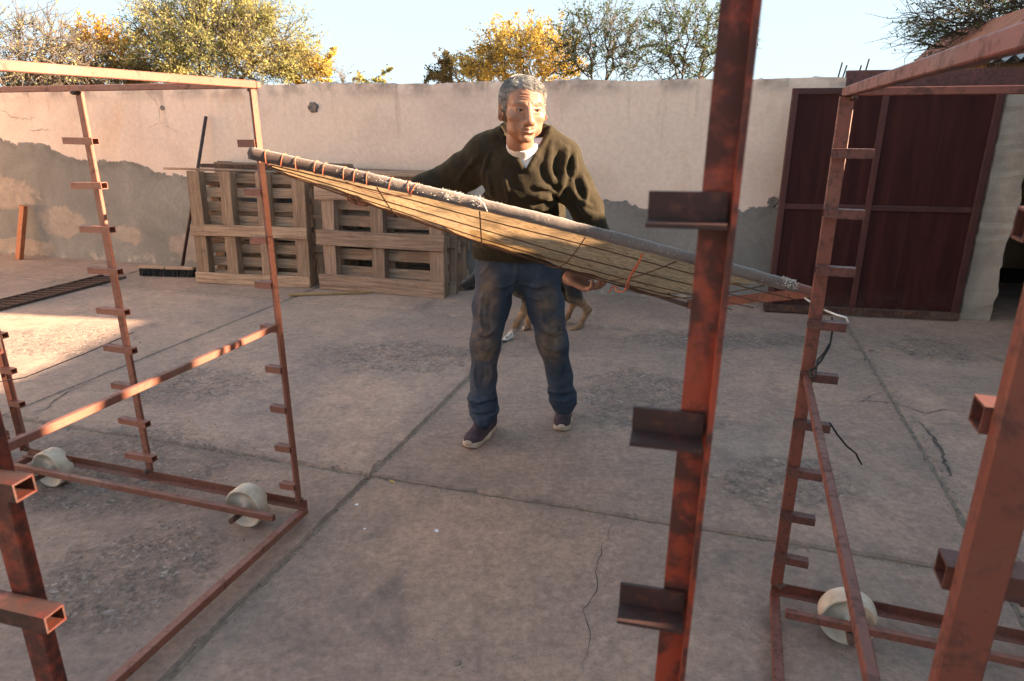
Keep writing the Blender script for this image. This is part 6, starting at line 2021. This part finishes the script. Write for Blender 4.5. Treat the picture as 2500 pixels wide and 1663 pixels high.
dr_ = (tr_ - hr_); shoe(tr_ - dr_.normalized() * .27, tr_)

# ------------------------------------------------------------------ the dog behind the man
def mat_dog():
    k = NT("dog_coat")
    x, y, z = k.sep(k.co)
    tan_ = k.ramp(k.noise(20, 5), [(0.3, (0.16, 0.085, 0.040)), (0.6, (0.27, 0.155, 0.080)), (0.8, (0.36, 0.23, 0.13))])
    blk = k.ramp(k.noise(25, 4), [(0.3, (0.008, 0.007, 0.007)), (0.7, (0.024, 0.020, 0.018))])
    f = k.math('ADD', z, k.math('MULTIPLY', k.math('SUBTRACT', k.noise(9, 5, 0.6), 0.5), 0.16))
    col = k.mix(k.step(f, 0.20, 0.28), tan_, blk)
    hk = k.blob(k.co, (0.30, 0.14, 0.20), 0.02, 0.06, (1, .3, 1)); col = k.mix(k.math('MULTIPLY', hk, 0.85), col, blk)
    sh = k.blob(k.co, (-0.16, -0.12, 0.18), 0.02, 0.09, (1.2, .3, .55)); col = k.mix(k.math('MULTIPLY', sh, 0.55), col, blk)
    wp = k.math('MULTIPLY', k.step(z, 0.085, 0.055), k.step(x, -0.02, -0.08))
    col = k.mix(k.math('MULTIPLY', wp, k.step(k.noise(60, 3), 0.38, 0.5)), col, (0.55, 0.50, 0.44))
    sn = k.blob(k.co, (-0.475, -0.32, 0.30), 0.03, 0.085, (1, .6, 1)); col = k.mix(k.math('MULTIPLY', sn, 0.7), col, blk)
    n = k.bump(k.noise(150, 4, 0.7, sc3=(1, 1, .35)), 0.7, 0.006)
    return k.done(col, 0.7, n, spec=0.3, **{"Sheen Weight": 0.2})
DO = Vector((0.14, 4.76, 0))
dog = tag(empty("dog", DO), "black and tan dog standing behind the man, head lowered to the left", "dog")
def dog_body():
    px = lambda u, v, y: V3(at(u, v, y))
    st = 0.0058
    f = Field(np.arange(-0.42, 0.72, st, dtype=np.float32), np.arange(4.28, 5.16, st, dtype=np.float32), np.arange(0.0, 0.72, st, dtype=np.float32))
    withers, rump = px(1268, 655, 4.70), px(1392, 650, 4.96)
    mid = (withers + rump) / 2
    f.chain([withers, mid + np.array([0, 0, .02]), rump], [0.118, 0.105, 0.105], 0.06)
    f.ell(px(1268, 685, 4.68), (0.085, 0.105, 0.125), 0.05)                    # deep chest
    f.chain([px(1268, 655, 4.68), px(1222, 648, 4.58), px(1190, 650, 4.52)], [0.10, 0.078, 0.066], 0.05)   # neck
    f.ell(px(1186, 655, 4.50), (0.075, 0.068, 0.064), 0.03)                    # skull
    nose = px(1131, 697, 4.42)
    f.chain([px(1178, 667, 4.48), px(1152, 684, 4.45), nose], [0.046, 0.033, 0.024], 0.02)   # muzzle
    f.chain([px(1176, 690, 4.48), px(1150, 702, 4.45), px(1138, 706, 4.43)], [0.024, 0.017, 0.013], 0.012)   # jaw
    f.ell(nose + np.array([-.012, -.004, .006]), (0.014, 0.013, 0.011), 0.004)
    for s, y in ((-1, 4.44), (1, 4.56)):                                        # ears
        f.chain([px(1196, 632, y), px(1205, 612, y + .01)], [0.030, 0.010], 0.012)
    # fore legs
    sh = px(1285, 705, 4.68)
    f.chain([sh, px(1290, 742, 4.70), px(1262, 790, 4.66), px(1246, 818, 4.635)], [0.062, 0.040, 0.024, 0.021], 0.025)
    f.chain([px(1247, 820, 4.635), px(1236, 828, 4.60)], [0.026, 0.023], 0.012)
    for q in (-.014, 0, .014): f.cap(V3(gnd(1233, 832)) + np.array([q - .006, -abs(q) * .2, .014]), V3(gnd(1233, 832)) + np.array([q - .012, -.016, .010]), .012, .009, .004)
    f.chain([px(1296, 700, 4.82), px(1300, 745, 4.83), px(1290, 782, 4.86), px(1290, 796, 4.87)], [0.055, 0.036, 0.023, 0.022], 0.025)
    f.cap(px(1290, 797, 4.87), px(1281, 801, 4.84), .022, .020, .01)
    # near hind leg: thigh, stifle forward, hock back, upright shank
    f.chain([px(1398, 668, 4.93), px(1402, 722, 4.89), px(1436, 756, 4.93), px(1418, 792, 4.90)], [0.095, 0.052, 0.022, 0.021], 0.03)
    f.cap(px(1437, 752, 4.935), px(1422, 736, 4.91), .014, .022, .012)
    f.chain([px(1418, 793, 4.90), px(1406, 803, 4.86)], [0.024, 0.022], 0.012)
    for q in (-.014, 0, .014): f.cap(V3(gnd(1402, 806)) + np.array([q - .004, 0, .013]), V3(gnd(1402, 806)) + np.array([q - .010, -.014, .010]), .012, .009, .004)
    # far hind leg
    f.chain([px(1372, 668, 5.02), px(1372, 715, 5.02), px(1402, 740, 5.06), px(1386, 772, 5.04)], [0.085, 0.048, 0.021, 0.020], 0.03)
    f.chain([px(1386, 774, 5.04), px(1375, 783, 5.01)], [0.023, 0.021], 0.012)
    # tail hanging
    f.chain([px(1418, 640, 4.99), px(1432, 655, 5.06), px(1428, 690, 5.08)], [0.038, 0.032, 0.020], 0.02)
    X, Y, Z = np.meshgrid(f.xs, f.ys, f.zs, indexing='ij')
    f.D = np.maximum(f.D, .0015 - Z)
    f.D += (0.0020 * np.sin(X * 90 + Z * 70) * np.sin(Y * 80 - Z * 50)).astype(np.float32)
    field_obj("body", f, mat_dog(), dog, 1, np.array(DO))
    ball_me = bmesh.new(); bmesh.ops.create_uvsphere(ball_me, u_segments=12, v_segments=8, radius=0.0135)
    me = bpy.data.meshes.new("nose"); ball_me.to_mesh(me); ball_me.free(); me.materials.append(M_blk); me.shade_smooth()
    o = link(bpy.data.objects.new("nose", me), dog); o.location = Vector(nose + np.array([-.016, -.006, .008])) - DO
dog_body()
